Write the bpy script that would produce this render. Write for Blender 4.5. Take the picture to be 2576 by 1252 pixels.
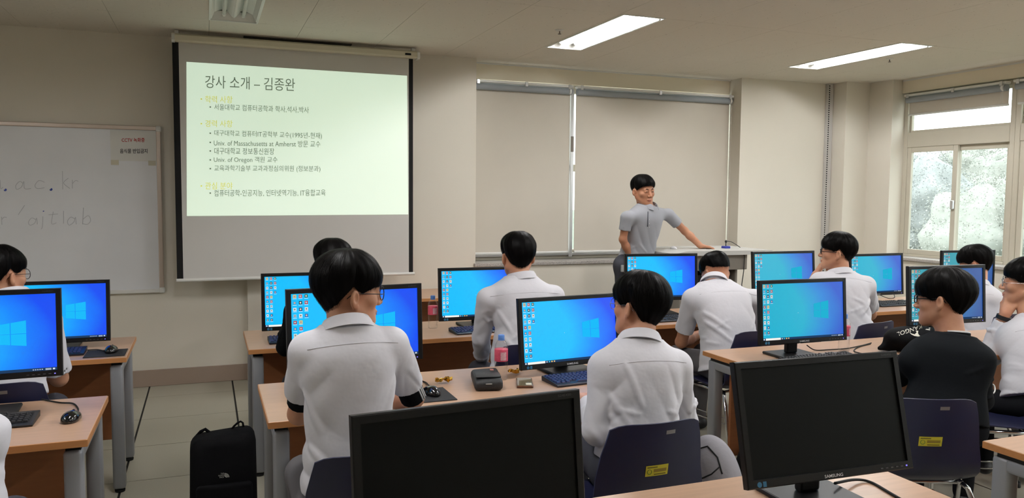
import bpy, bmesh, math, random
import numpy as np
from math import sin, cos, radians, pi, sqrt
from mathutils import Vector, Matrix
from mathutils.bvhtree import BVHTree

# ------------------------------------------------------------------ clear
for o in list(bpy.data.objects):
    bpy.data.objects.remove(o, do_unlink=True)
scene = bpy.context.scene
COL = scene.collection
random.seed(7)
RNG = np.random.default_rng(7)

# ------------------------------------------------------------------ camera
IW, IH, FPX = 2576, 1252, 1988.8
CAM = np.array([0.0, 0.0, 1.58])
_y, _p, _r = radians(21.188), radians(-4.025), radians(-0.4952)
FWD = np.array([sin(_y) * cos(_p), cos(_y) * cos(_p), sin(_p)])
_r0 = np.array([cos(_y), -sin(_y), 0.0])
_u0 = np.cross(_r0, FWD)
RIGHT = _r0 * cos(_r) - _u0 * sin(_r)
UP = _r0 * sin(_r) + _u0 * cos(_r)

def at(x, y, X=None, Y=None, Z=None):
    """world point on the line of sight of photo pixel (x, y) that lies on the plane X=, Y= or Z="""
    d = FWD + RIGHT * (x - IW / 2) / FPX - UP * (y - IH / 2) / FPX
    if Z is not None:
        t = (Z - CAM[2]) / d[2]
    elif Y is not None:
        t = (Y - CAM[1]) / d[1]
    else:
        t = (X - CAM[0]) / d[0]
    return CAM + t * d

cam_data = bpy.data.cameras.new('camera')
cam_data.sensor_width = 36.0
cam_data.lens = FPX * 36.0 / IW
cam_data.clip_start = 0.05
cam_ob = bpy.data.objects.new('camera', cam_data)
M = Matrix.Identity(4)
for i in range(3):
    M[i][0], M[i][1], M[i][2], M[i][3] = RIGHT[i], UP[i], -FWD[i], CAM[i]
cam_ob.matrix_world = M
COL.objects.link(cam_ob)
scene.camera = cam_ob

# ------------------------------------------------------------------ world: overcast sky
world = bpy.data.worlds.new('overcast_sky')
scene.world = world
world.use_nodes = True
wn = world.node_tree.nodes
wn['Background'].inputs['Color'].default_value = (0.94, 0.975, 1.0, 1)
wn['Background'].inputs['Strength'].default_value = 4.4
TUBE_STRENGTH = 128.0

# ------------------------------------------------------------------ exposure
vs = scene.view_settings
vs.view_transform = 'Standard'
vs.look = 'None'
vs.gamma = 1.0
vs.use_curve_mapping = False
vs.exposure = 0.0
cy = scene.cycles
cy.use_light_tree = False
cy.adaptive_threshold = 0.03
cy.max_bounces = 6
cy.diffuse_bounces = 4
cy.glossy_bounces = 2
cy.transmission_bounces = 5
cy.transparent_max_bounces = 12
cy.caustics_reflective = False
cy.caustics_refractive = False
cy.sample_clamp_indirect = 6.0

# ------------------------------------------------------------------ materials
def lin(c):
    c = c / 255.0
    return c / 12.92 if c <= 0.04045 else ((c + 0.055) / 1.055) ** 2.4

def rgb(r, g, b):
    return (lin(r), lin(g), lin(b), 1.0)

MATS = {}
def mat(name, color, rough=0.6, metal=0.0, var=0.0, vscale=6.0, bump=0.0, bscale=40.0, stretch=None,
        coat=0.0, spec=0.5, trans=0.0, ior=1.45, alpha=1.0, var_col=None, sheen=0.0, detail=4.0):
    if name in MATS:
        return MATS[name]
    m = bpy.data.materials.new(name)
    m.use_nodes = True
    nt = m.node_tree
    b = nt.nodes['Principled BSDF']
    b.inputs['Base Color'].default_value = color
    b.inputs['Roughness'].default_value = rough
    b.inputs['Metallic'].default_value = metal
    b.inputs['Specular IOR Level'].default_value = spec
    b.inputs['Coat Weight'].default_value = coat
    b.inputs['Transmission Weight'].default_value = trans
    b.inputs['IOR'].default_value = ior
    b.inputs['Alpha'].default_value = alpha
    if sheen:
        b.inputs['Sheen Weight'].default_value = sheen
    tc = nt.nodes.new('ShaderNodeTexCoord')
    vec = tc.outputs['Object']
    if stretch:
        mp = nt.nodes.new('ShaderNodeMapping')
        mp.inputs['Scale'].default_value = stretch
        nt.links.new(vec, mp.inputs['Vector'])
        vec = mp.outputs['Vector']
    if var > 0:
        n = nt.nodes.new('ShaderNodeTexNoise')
        n.inputs['Scale'].default_value = vscale
        n.inputs['Detail'].default_value = detail
        nt.links.new(vec, n.inputs['Vector'])
        mx = nt.nodes.new('ShaderNodeMix')
        mx.data_type = 'RGBA'
        c2 = var_col or tuple(min(1, c * (1 - var)) for c in color[:3]) + (1,)
        mx.inputs[6].default_value = color
        mx.inputs[7].default_value = c2
        rp = nt.nodes.new('ShaderNodeValToRGB')
        rp.color_ramp.elements[0].position = 0.35
        rp.color_ramp.elements[1].position = 0.68
        nt.links.new(n.outputs['Fac'], rp.inputs['Fac'])
        nt.links.new(rp.outputs['Color'], mx.inputs[0])
        nt.links.new(mx.outputs[2], b.inputs['Base Color'])
    if bump > 0:
        n2 = nt.nodes.new('ShaderNodeTexNoise')
        n2.inputs['Scale'].default_value = bscale
        n2.inputs['Detail'].default_value = 3.0
        nt.links.new(vec, n2.inputs['Vector'])
        bp = nt.nodes.new('ShaderNodeBump')
        bp.inputs['Strength'].default_value = bump
        bp.inputs['Distance'].default_value = 0.01
        nt.links.new(n2.outputs['Fac'], bp.inputs['Height'])
        nt.links.new(bp.outputs['Normal'], b.inputs['Normal'])
    MATS[name] = m
    return m

def emat(name, color, strength=1.0):
    if name in MATS:
        return MATS[name]
    m = bpy.data.materials.new(name)
    m.use_nodes = True
    nt = m.node_tree
    nt.nodes.remove(nt.nodes['Principled BSDF'])
    e = nt.nodes.new('ShaderNodeEmission')
    e.inputs['Color'].default_value = color
    e.inputs['Strength'].default_value = strength
    nt.links.new(e.outputs[0], nt.nodes['Material Output'].inputs['Surface'])
    MATS[name] = m
    return m

# ------------------------------------------------------------------ mesh builder
class MB:
    def __init__(s):
        s.v = []; s.f = []; s.uv = None
    def add(s, vs, fs):
        n = len(s.v)
        s.v += [tuple(map(float, p)) for p in vs]
        s.f += [tuple(i + n for i in f) for f in fs]
        return s
    def box(s, x0, x1, y0, y1, z0, z1):
        v = [(x0, y0, z0), (x1, y0, z0), (x1, y1, z0), (x0, y1, z0), (x0, y0, z1), (x1, y0, z1), (x1, y1, z1), (x0, y1, z1)]
        return s.add(v, [(0, 3, 2, 1), (4, 5, 6, 7), (0, 1, 5, 4), (1, 2, 6, 5), (2, 3, 7, 6), (3, 0, 4, 7)])
    def bbox(s, x0, x1, y0, y1, z0, z1, r=0.005, seg=2):
        """box with rounded edges"""
        bm = bmesh.new()
        bmesh.ops.create_cube(bm, size=1.0)
        for v in bm.verts:
            v.co = Vector(((x0 + x1) / 2 + v.co.x * (x1 - x0), (y0 + y1) / 2 + v.co.y * (y1 - y0), (z0 + z1) / 2 + v.co.z * (z1 - z0)))
        bmesh.ops.bevel(bm, geom=bm.edges[:], offset=r, segments=seg, profile=0.5, affect='EDGES')
        bm.verts.index_update()
        s.add([v.co for v in bm.verts], [[v.index for v in f.verts] for f in bm.faces])
        bm.free()
        return s
    def prism(s, poly, z0, z1, axis='z'):
        """extrude a 2D polygon (counter-clockwise) along an axis"""
        n = len(poly)
        def P(a, b, c):
            return {'z': (a, b, c), 'y': (a, c, b), 'x': (c, a, b)}[axis]
        v = [P(a, b, z0) for a, b in poly] + [P(a, b, z1) for a, b in poly]
        f = [tuple(range(n - 1, -1, -1)), tuple(range(n, 2 * n))]
        f += [(i, (i + 1) % n, n + (i + 1) % n, n + i) for i in range(n)]
        if axis == 'y':
            f = [tuple(reversed(q)) for q in f]
        return s.add(v, f)
    def tube(s, pts, r, n=8, cap=True, closed=False):
        pts = [np.array(p, float) for p in pts]
        m = len(pts)
        rr = r if hasattr(r, '__len__') else [r] * m
        tang = []
        for i in range(m):
            a = pts[(i - 1) % m] if (closed or i > 0) else pts[i]
            b = pts[(i + 1) % m] if (closed or i < m - 1) else pts[i]
            t = b - a
            tang.append(t / (np.linalg.norm(t) + 1e-12))
        ref = np.array([0, 0, 1.0]) if abs(tang[0][2]) < 0.9 else np.array([1.0, 0, 0])
        u = np.cross(tang[0], ref); u /= np.linalg.norm(u)
        base = len(s.v)
        for i in range(m):
            u = u - tang[i] * (u @ tang[i]); u /= np.linalg.norm(u) + 1e-12
            w = np.cross(tang[i], u)
            for k in range(n):
                a = 2 * pi * k / n
                s.v.append(tuple(pts[i] + rr[i] * (cos(a) * u + sin(a) * w)))
        for i in range(m if closed else m - 1):
            j = (i + 1) % m
            for k in range(n):
                l = (k + 1) % n
                s.f.append((base + i * n + k, base + i * n + l, base + j * n + l, base + j * n + k))
        if cap and not closed:
            s.f.append(tuple(base + k for k in range(n - 1, -1, -1)))
            s.f.append(tuple(base + (m - 1) * n + k for k in range(n)))
        return s
    def lathe(s, prof, n=24, c=(0, 0, 0), axis='z'):
        """prof: list of (radius, height), bottom to top"""
        base = len(s.v)
        for r, h in prof:
            for k in range(n):
                a = 2 * pi * k / n
                p = (r * cos(a), r * sin(a), h)
                if axis == 'y':
                    p = (p[0], p[2], p[1])
                elif axis == 'x':
                    p = (p[2], p[0], p[1])
                s.v.append((p[0] + c[0], p[1] + c[1], p[2] + c[2]))
        for i in range(len(prof) - 1):
            for k in range(n):
                l = (k + 1) % n
                s.f.append((base + i * n + k, base + i * n + l, base + (i + 1) * n + l, base + (i + 1) * n + k))
        s.f.append(tuple(base + k for k in range(n - 1, -1, -1)))
        s.f.append(tuple(base + (len(prof) - 1) * n + k for k in range(n)))
        return s
    def quad(s, a, b, c, d):
        return s.add([a, b, c, d], [(0, 1, 2, 3)])
    def xf(s, fn, start=0):
        s.v[start:] = [tuple(fn(np.array(p))) for p in s.v[start:]]
        return s

def mesh_from(name, v, f):
    me = bpy.data.meshes.new(name)
    me.from_pydata(v, [], f)
    me.update()
    return me

def obj(name, mb, m, parent=None, smooth=False, origin=None, angle=None):
    v = mb.v
    if origin is not None:
        v = [(p[0] - origin[0], p[1] - origin[1], p[2] - origin[2]) for p in v]
    me = mesh_from(name, v, mb.f)
    if smooth:
        me.polygons.foreach_set('use_smooth', [True] * len(me.polygons))
        if angle:
            try:
                me.set_sharp_from_angle(angle=radians(angle))
            except Exception:
                pass
    if m is not None:
        me.materials.append(m)
    o = bpy.data.objects.new(name, me)
    COL.objects.link(o)
    if parent is not None:
        o.parent = parent
    return o

def tag(o, label=None, cat=None, group=None, kind=None):
    if label: o['label'] = label
    if cat: o['category'] = cat
    if group: o['group'] = group
    if kind: o['kind'] = kind
    return o

def thing(name, label, cat, loc=(0, 0, 0), rotz=0.0, group=None):
    o = bpy.data.objects.new(name, None)
    o.empty_display_size = 0.1
    COL.objects.link(o)
    o.location = loc
    o.rotation_euler = (0, 0, rotz)
    return tag(o, label, cat, group)

def struct(name, mb, m, label, cat=None, origin=None, smooth=False):
    o = obj(name, mb, m, None, smooth, origin)
    if origin is not None:
        o.location = origin
    return tag(o, label, cat or name.split('_')[0], None, 'structure')

def copy_tree(o, parent=None):
    c = o.copy()
    COL.objects.link(c)
    c.parent = parent
    for ch in list(o.children):
        copy_tree(ch, c)
    return c

# --- palette
m_wall = mat('wall_paint', rgb(224, 218, 205), 0.85, var=0.03, vscale=1.5, bump=0.06, bscale=180)
m_lintel = mat('lintel_paint', rgb(240, 231, 210), 0.85, var=0.03, vscale=2)
m_base = mat('baseboard_vinyl', rgb(160, 142, 128), 0.6, var=0.05, vscale=3)
m_alu = mat('aluminium', rgb(205, 205, 205), 0.35, 0.8, spec=0.5)
m_framew = mat('window_frame_paint', rgb(196, 190, 174), 0.45, var=0.03)
m_blind = mat('blind_fabric', rgb(206, 199, 186), 0.9, var=0.03, vscale=3, bump=0.05, bscale=300)
m_valance = mat('blind_roll_fabric', rgb(150, 156, 160), 0.8)
m_whitepl = mat('white_plastic', rgb(226, 226, 222), 0.4)
m_cream = mat('cream_metal', rgb(215, 208, 188), 0.45)
m_black = mat('black_plastic', rgb(18, 18, 19), 0.38, spec=0.3, bump=0.04, bscale=400)
m_blackgloss = mat('gloss_black_plastic', rgb(14, 14, 15), 0.12, coat=0.3)
m_rubber = mat('black_rubber', rgb(18, 18, 18), 0.8)
m_chrome = mat('chrome', rgb(215, 215, 218), 0.15, 1.0)
m_screenfab = mat('screen_fabric', rgb(212, 210, 206), 0.9, var=0.02, vscale=2)
m_scrblack = mat('screen_border', rgb(14, 14, 15), 0.85)
m_board = mat('whiteboard_enamel', rgb(236, 238, 242), 0.55, var=0.05, vscale=2.5)
m_granite = mat('granite', rgb(196, 190, 184), 0.35, var=0.55, vscale=160, detail=2)
def pane_mat():
    m = bpy.data.materials.new('window_glass'); m.use_nodes = True
    nt = m.node_tree; nt.nodes.remove(nt.nodes['Principled BSDF'])
    t = nt.nodes.new('ShaderNodeBsdfTransparent'); t.inputs['Color'].default_value = (0.95, 0.98, 0.97, 1)
    g = nt.nodes.new('ShaderNodeBsdfGlossy'); g.inputs['Roughness'].default_value = 0.02
    mx = nt.nodes.new('ShaderNodeMixShader'); mx.inputs[0].default_value = 0.06
    nt.links.new(t.outputs[0], mx.inputs[1]); nt.links.new(g.outputs[0], mx.inputs[2]); nt.links.new(mx.outputs[0], nt.nodes['Material Output'].inputs['Surface'])
    return m
m_glass = pane_mat()
# ================================================================== SETTING
ZC = 2.79
YW = 6.92          # whiteboard wall
YP = 6.86          # projecting wall faces
XL, XR, YB = -3.4, 6.68, -3.2

# --- floor with access tiles
m_floor = mat('floor_joint', rgb(26, 24, 22), 0.7)
m_tile = mat('floor_tile', rgb(182, 178, 162), 0.42, var=0.10, vscale=260, detail=2)
floor = struct('floor', MB().box(XL, XR + 0.4, YB, YW + 0.3, -0.12, -0.004), m_floor, 'pale speckled access floor with black joints', 'floor')
TX, TY = 0.628, 0.628
tile_m = None
xs = [-0.448 + TX * k for k in range(-5, 12)]
ys = [6.545 - TY * k for k in range(-1, 16)]
for i, x in enumerate(xs):
    for j, y in enumerate(ys):
        x0, x1 = max(XL, x), min(XR, x + TX)
        y0, y1 = max(YB, y - TY), min(YW, y)
        if x1 - x0 < 0.02 or y1 - y0 < 0.02:
            continue
        gx = 0.009 if i % 1 == 0 else 0.003
        full = abs((x1 - x0) - TX) < 1e-6 and abs((y1 - y0) - TY) < 1e-6
        if full and tile_m:
            t = bpy.data.objects.new('floor_tile', tile_m)
            COL.objects.link(t); t.parent = floor
        else:
            w, d = x1 - x0, y1 - y0
            t = obj('floor_tile', MB().box(gx, w - gx * 0.4, 0.003, d - 0.003, -0.02, 0.0), m_tile, floor)
            if full: tile_m = t.data
        t.location = (x0, y0, 0)

# --- ceiling: backing + mineral panels
def ceiling_material():
    m = bpy.data.materials.new('ceiling_panel')
    m.use_nodes = True
    nt = m.node_tree
    b = nt.nodes['Principled BSDF']
    b.inputs['Roughness'].default_value = 0.9
    tc = nt.nodes.new('ShaderNodeTexCoord')
    vo = nt.nodes.new('ShaderNodeTexVoronoi')
    vo.inputs['Scale'].default_value = 32
    no = nt.nodes.new('ShaderNodeTexNoise')
    no.inputs['Scale'].default_value = 9
    nt.links.new(tc.outputs['Object'], vo.inputs['Vector'])
    nt.links.new(tc.outputs['Object'], no.inputs['Vector'])
    r = nt.nodes.new('ShaderNodeValToRGB')
    r.color_ramp.elements[0].position = 0.06
    r.color_ramp.elements[1].position = 0.15
    r.color_ramp.elements[0].color = rgb(120, 108, 92)
    r.color_ramp.elements[1].color = rgb(218, 212, 200)
    nt.links.new(vo.outputs['Distance'], r.inputs['Fac'])
    mx = nt.nodes.new('ShaderNodeMix'); mx.data_type = 'RGBA'
    r2 = nt.nodes.new('ShaderNodeValToRGB')
    r2.color_ramp.elements[0].position = 0.5
    r2.color_ramp.elements[1].position = 0.62
    nt.links.new(no.outputs['Fac'], r2.inputs['Fac'])
    nt.links.new(r2.outputs['Color'], mx.inputs[0])
    mx.inputs[6].default_value = rgb(218, 212, 200)
    nt.links.new(r.outputs['Color'], mx.inputs[7])
    nt.links.new(mx.outputs[2], b.inputs['Base Color'])
    bp = nt.nodes.new('ShaderNodeBump')
    bp.inputs['Strength'].default_value = 0.25
    bp.inputs['Distance'].default_value = 0.004
    nt.links.new(vo.outputs['Distance'], bp.inputs['Height'])
    nt.links.new(bp.outputs['Normal'], b.inputs['Normal'])
    return m
m_ceil = ceiling_material()
m_ceiljoint = mat('ceiling_joint', rgb(150, 142, 130), 0.9)

# light fixtures openings (x0, x1, y0, y1, lit)
LX = [(0.05, 0.37), (2.66, 2.95), (5.12, 5.48)]
LX = [(0.05, 0.37), (2.65, 2.97), (5.13, 5.47), (-2.55, -2.23)]  # last column added out of view to brighten the left side
LIGHTS = []
for c, (a, b) in enumerate(LX):
    for y1 in (6.09, 3.49, 0.89):  # middle and rear rows added out of view as fill
        LIGHTS.append((a, b, y1 - 1.30, y1, (c in (1, 2) or y1 < 5) and not (y1 < 1 and c in (0, 3))))
CX, CY = 0.3225, 0.60
ceil_m = {}
ceiling = None
def hole(x0, x1, y0, y1):
    """pieces of the panel [x0,x1]x[y0,y1] left over by the fixture openings"""
    rects = [(x0, x1, y0, y1)]
    for (a, b, c, d, _) in LIGHTS:
        out = []
        for (p, q, r, s) in rects:
            if b <= p or a >= q or d <= r or c >= s:
                out.append((p, q, r, s)); continue
            if r < c: out.append((p, q, r, c))
            if s > d: out.append((p, q, d, s))
            r2, s2 = max(r, c), min(s, d)
            if p < a: out.append((p, a, r2, s2))
            if q > b: out.append((b, q, r2, s2))
        rects = out
    return rects
cb = MB()
for (p, q, r, s) in hole(XL, XR + 0.16, YB, 7.06):
    cb.box(p, q, r, s, ZC + 0.003, ZC + 0.03)
ceiling = struct('ceiling', cb, m_ceiljoint, 'off-white mineral panel ceiling with fine joints', 'ceiling')
PW, PD = 0.3225 * 2 , 1.29
k = 0
x = 0.0475 - PW * 6
while x < XR + 0.16:
    y = 6.09 + PD - 0.0
    while y > YB:
        mb = MB()
        for (p, q, r, s) in hole(max(x, XL), min(x + PW, XR + 0.16), max(y - PD, YB), min(y, 7.06)):
            if q - p > 0.004 and s - r > 0.004:
                e = 0.0012
                mb.box(p + e, q - e, r + e, s - e, ZC, ZC + 0.012)
        if mb.v:
            obj('ceiling_panel', mb, m_ceil, ceiling)
        y -= PD
    x += PW

# --- walls
struct('wall_front', MB().box(XL, 0.36, YW, YW + 0.15, 0, ZC + 0.1), m_wall, 'shaded beige front wall behind the whiteboard', 'wall')
struct('wall_screen', MB().box(0.312, 2.30, YP, YW + 0.25, 0, ZC + 0.1), m_wall, 'beige wall face standing proud behind the projection screen', 'wall')
struct('wall_under_window', MB().box(2.30, 5.19, YP + 0.002, YW + 0.25, 0, 0.905), m_wall, 'beige parapet wall under the blind covered windows', 'wall')
struct('wall_lintel', MB().box(2.30, 5.19, 7.06, YW + 0.25, 2.64, ZC + 0.1), m_lintel, 'yellowish lintel above the roller blinds', 'wall')
struct('wall_pier', MB().box(5.19, 6.36, YP, YW + 0.25, 0, ZC + 0.1), m_wall, 'bright cream wall pier right of the blinds', 'wall')
struct('wall_column', MB().box(6.36, XR + 0.27, 6.63, YW + 0.25, 0, ZC + 0.1), m_wall, 'cream corner column beside the perforated rail', 'wall')
wr = MB().box(XR, XR + 0.27, 6.32, 6.63, 0, ZC + 0.1)
struct('wall_right', wr, m_wall, 'cream wall strip between corner column and window', 'wall')
WY0, WY1 = 2.92, 6.32       # first run of window bays
VY0, VY1 = -2.2, 2.0        # second run further back, added out of view for daylight
struct('wall_parapet', MB().box(XR, XR + 0.3, YB, WY1, 0, 0.93), m_wall, 'cream parapet wall under the right windows', 'wall')
struct('wall_head', MB().box(XR + 0.13, XR + 0.3, YB, WY1, 2.655, ZC + 0.1), m_lintel, 'yellowish lintel above the right windows', 'wall')
struct('wall_mullion', MB().box(XR, XR + 0.3, VY1, WY0, 0.93, ZC + 0.1), m_wall, 'cream pier between the runs of right windows', 'wall')
struct('wall_end', MB().box(XR, XR + 0.3, YB, VY0, 0.93, ZC + 0.1), m_wall, 'cream wall end at the back right', 'wall')
struct('wall_back', MB().box(XL, XR + 0.3, YB - 0.15, YB, 0, ZC + 0.1), m_wall, 'beige back wall', 'wall')
struct('wall_left', MB().box(XL - 0.15, XL, YB - 0.15, YW + 0.15, 0, ZC + 0.1), m_wall, 'beige left wall', 'wall')
struct('ceiling_slab', MB().box(XL - 0.15, XR + 0.5, YB - 0.15, YW + 0.4, ZC + 0.12, ZC + 0.3), m_wall, 'concrete slab above the ceiling', 'ceiling')
struct('baseboard_front', MB().bbox(XL, 0.312, YW - 0.012, YW, 0.0, 0.135, 0.003, 1), m_base, 'brown vinyl baseboard along the shaded front wall', 'baseboard')
struct('baseboard_screen', MB().bbox(0.300, 6.36, YP - 0.012, YP, 0.0, 0.135, 0.003, 1), m_base, 'brown vinyl baseboard along the proud wall faces', 'baseboard')
struct('trim_1', MB().box(XR + 0.128, XR + 0.142, YB, WY1, 2.775, ZC), m_whitepl, 'white bead along the ceiling above the right windows', 'trim')
# dark patch in the ceiling edge at the recess corner
struct('trim_2', MB().box(2.30, 5.19, 7.045, 7.06, 2.778, ZC), m_whitepl, 'white bead along the ceiling above the blinds', 'trim')

# --- perforated cable rail in the corner
rail = tag(obj('cable_rail', MB().bbox(6.288, 6.355, YP - 0.05, YP, 0.0, ZC, 0.004, 1), mat('rail_grey', rgb(196, 194, 190), 0.5)),
           'tall grey slotted wiring duct in the room corner', 'cable duct')
sl = MB()
z = 0.03
while z < ZC - 0.03:
    sl.box(6.2905, 6.303, YP - 0.0525, YP - 0.049, z, z + 0.012)
    z += 0.0235
obj('slot', sl, m_scrblack, rail)

# --- front window recess: sill, frame, glass, blinds
struct('trim_sill', MB().bbox(2.285, 5.19, YP - 0.018, 7.12, 0.905, 0.937, 0.004, 1), m_granite, 'speckled granite sill under the roller blinds', 'window sill')
def window_x(name, label, x0, x1, z0, z1, y, parts):
    w = thing(name, label, 'window', ((x0 + x1) / 2, y, z0))
    w['kind'] = 'structure'
    return w
w1 = window_x('window_1', 'aluminium window behind the closed roller blinds', 2.30, 5.19, 0.937, 2.64, 7.14, None)
mb = MB()
ox, oy, oz = w1.location
for (a, b, c, d) in [(2.30, 5.19, 0.937, 1.03), (2.30, 5.19, 2.56, 2.64), (2.30, 2.36, 1.03, 2.56), (5.13, 5.19, 1.03, 2.56), (3.30, 3.40, 1.03, 2.56), (4.25, 4.33, 1.03, 2.56), (2.36, 5.13, 1.80, 1.87)]:
    mb.bbox(a - ox, b - ox, -0.03, 0.03, c - oz, d - oz, 0.004, 1)
obj('window_frame', mb, m_framew, w1)
obj('rail', MB().bbox(2.31 - ox, 5.18 - ox, -0.075, -0.02, 0.975 - oz, 1.0 - oz, 0.004, 1), m_alu, w1)
for (a, b) in [(2.36, 3.30), (3.40, 4.25), (4.33, 5.13)]:
    for (c, d) in [(1.03, 1.80), (1.87, 2.56)]:
        obj('pane', MB().box(a - ox, b - ox, 0.005, 0.011, c - oz, d - oz), m_glass, w1)

def roller_blind(label, x0, x1, z0, y, ztop=2.60, chain=True, alongx=True, group='roller blinds'):
    """a blind hung in a local frame: local x along the width, local -y towards the room"""
    w = x1 - x0
    r = thing('roller_blind', label, 'roller blind', group=group)
    obj('head_rail', MB().bbox(0, w, -0.05, 0.02, ztop, ztop + 0.022, 0.004, 1), m_whitepl, r)
    for xx in (0.03, w * 0.5, w - 0.06):
        obj('bracket', MB().bbox(xx, xx + 0.03, -0.056, -0.045, ztop - 0.016, ztop + 0.026, 0.003, 1), m_alu, r)
    roll = MB().lathe([(0.031, 0.01), (0.031, w - 0.01)], 20, (0, -0.012, ztop - 0.034), 'x')
    obj('roll', roll, m_valance, r, True, angle=40)
    # cloth with slight waviness
    n, k = 24, 24
    mb = MB()
    vs = []
    for i in range(n + 1):
        for j in range(k + 1):
            xx = 0.012 + (w - 0.024) * i / n
            t = j / k
            zz = ztop - 0.04 - (ztop - 0.04 - z0) * t
            yy = 0.016 + 0.004 * sin(5 * xx + 1.3) * t + 0.003 * sin(11 * xx) * t * t
            vs.append((xx, yy, zz))
    fs = [(i * (k + 1) + j, i * (k + 1) + j + 1, (i + 1) * (k + 1) + j + 1, (i + 1) * (k + 1) + j) for i in range(n) for j in range(k)]
    mb.add(vs, fs)
    nv = len(vs)
    mb.add([(a, b + 0.0012, c) for a, b, c in vs], [tuple(reversed(f)) for f in fs])
    obj('cloth', mb, m_blind, r, True)
    obj('bottom_bar', MB().lathe([(0.011, 0.012), (0.011, w - 0.012)], 12, (0, 0.016, z0), 'x'), m_whitepl, r, True, angle=40)
    if chain:
        obj('clutch', MB().lathe([(0.028, 0), (0.028, 0.018)], 16, (w - 0.045, -0.030, ztop - 0.034), 'x'), m_whitepl, r, True, angle=40)
        ch = MB()
        for s in (-0.022, 0.022):
            zz = ztop - 0.05
            while zz > z0 - 0.0:
                ch.lathe([(0.0005, -0.0034), (0.0030, -0.0018), (0.0030, 0.0018), (0.0005, 0.0034)], 5, (w - 0.035, -0.045 + s * 0.5, zz))
                zz -= 0.012
        obj('bead_chain', ch, m_whitepl, r)
    return r
b1 = roller_blind('closed beige roller blind left of the window post', 2.315, 3.335, 1.01, 7.02)
b1.location = (2.315, 7.03, 0)
b2 = roller_blind('closed beige roller blind behind the lecturer', 3.375, 5.192, 1.01, 7.02)
b2.location = (3.375, 7.03, 0)
struct('trim_post', MB().bbox(3.338, 3.372, 7.05, 7.09, 0.96, 2.60, 0.004, 1), m_alu, 'bright aluminium window post between the two closed blinds', 'window post')
struct('trim_post_clip', MB().bbox(3.337, 3.371, 7.042, 7.052, 1.99, 2.14, 0.003, 1), mat('dull_metal', rgb(120, 112, 104), 0.4, 0.6), 'dark latch plate on the bright window post', 'latch')

# --- right windows (frame plane X = 6.90)
XF = 6.895
def right_window(n, y0, y1, label):
    """bay between y0 (near) and y1 (far): transom light above two sliding sashes"""
    w = thing('window_%d' % n, label, 'window', (XF, (y0 + y1) / 2, 0.93))
    w['kind'] = 'structure'
    ox, oy, oz = w.location
    fr = MB()
    def bar(a, b, c, d, x0=-0.045, x1=0.045):
        fr.bbox(x0, x1, a - oy, b - oy, c - oz, d - oz, 0.005, 1)
    bar(y0, y0 + 0.05, 0.93, 2.65); bar(y1 - 0.05, y1, 0.93, 2.65)
    bar(y0 + 0.05, y1 - 0.05, 0.93, 0.985); bar(y0 + 0.05, y1 - 0.05, 2.60, 2.65); bar(y0 + 0.05, y1 - 0.05, 2.09, 2.245)
    obj('window_frame', fr, m_framew, w)
    a, b = y0 + 0.05, y1 - 0.05
    mid = (a + b) / 2
    for (c, d, z0, z1, xx) in [(mid - 0.03, b, 0.985, 2.09, -0.02), (a, mid + 0.03, 0.985, 2.09, 0.02), (a, b, 2.245, 2.60, 0.0)]:
        s = MB()
        t = 0.052 if z0 < 2 else 0.022
        for q in [(c, c + t, z0, z1), (d - t, d, z0, z1), (c + t, d - t, z0, z0 + t), (c + t, d - t, z1 - t, z1)]:
            s.bbox(xx - 0.016, xx + 0.016, q[0] - oy, q[1] - oy, q[2] - oz, q[3] - oz, 0.003, 1)
        so = obj('sash', s, m_framew, w)
        obj('pane', MB().box(xx - 0.003, xx + 0.003, c + t - oy, d - t - oy, z0 + t - oz, z1 - t - oz), m_glass, so)
        if z0 < 2 and xx < 0:
            obj('latch', MB().bbox(xx - 0.045, xx - 0.015, c + 0.008 - oy, c + 0.04 - oy, 1.46 - oz, 1.55 - oz, 0.008, 2), m_alu, so)
    return w
BAYS = [(5.09, 6.20), (3.98, 5.09), (2.92, 3.98)]
right_window(2, 5.09, 6.32, 'bright sliding window with transom light above the far right desks')
right_window(3, 3.98, 5.09, 'bright window bay just right of the photo edge')
right_window(4, 2.92, 3.98, 'bright window bay beside the middle desks')
for k, y0 in enumerate((-2.2, -0.8, 0.6)):
    right_window(5 + k, y0, y0 + 1.4, 'bright window bay added out of view in the rear run, number %s from the back' % ('one', 'two', 'three')[k])
struct('trim_sill_right', MB().bbox(XR - 0.03, XF + 0.0, YB, WY1, 0.93, 0.962, 0.006, 1), m_granite, 'pale stone sill below the right windows', 'window sill')
b3 = roller_blind('beige roller blind pulled up over the transom of the right window', 5.12, 6.24, 2.425, 0, ztop=2.61)
b3.rotation_euler = (0, 0, radians(-90))
b3.location = (6.815, 6.26, 0)
b4 = roller_blind('raised roller blind at the right photo edge', 3.98, 5.08, 2.425, 0, ztop=2.61)
b4.rotation_euler = (0, 0, radians(-90))
b4.location = (6.815, 5.07, 0)

# --- outdoors: hazy wooded slope
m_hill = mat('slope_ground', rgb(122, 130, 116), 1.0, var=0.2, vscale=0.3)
hm = MB()
nx, ny = 16, 24
vs = []
for i in range(nx + 1):
    for j in range(ny + 1):
        X = 9 + 60 * i / nx
        Yq = -40 + 130 * j / ny
        vs.append((X, Yq, -4.0 + 0.15 * (X - 20) + 0.3 * sin(Yq * 0.21 + i)))
fs = [(i * (ny + 1) + j, (i + 1) * (ny + 1) + j, (i + 1) * (ny + 1) + j + 1, i * (ny + 1) + j + 1) for i in range(nx) for j in range(ny)]
struct('ground_slope', hm.add(vs, fs), m_hill, 'pale wooded slope outside the windows', 'hill', smooth=True)

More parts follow.
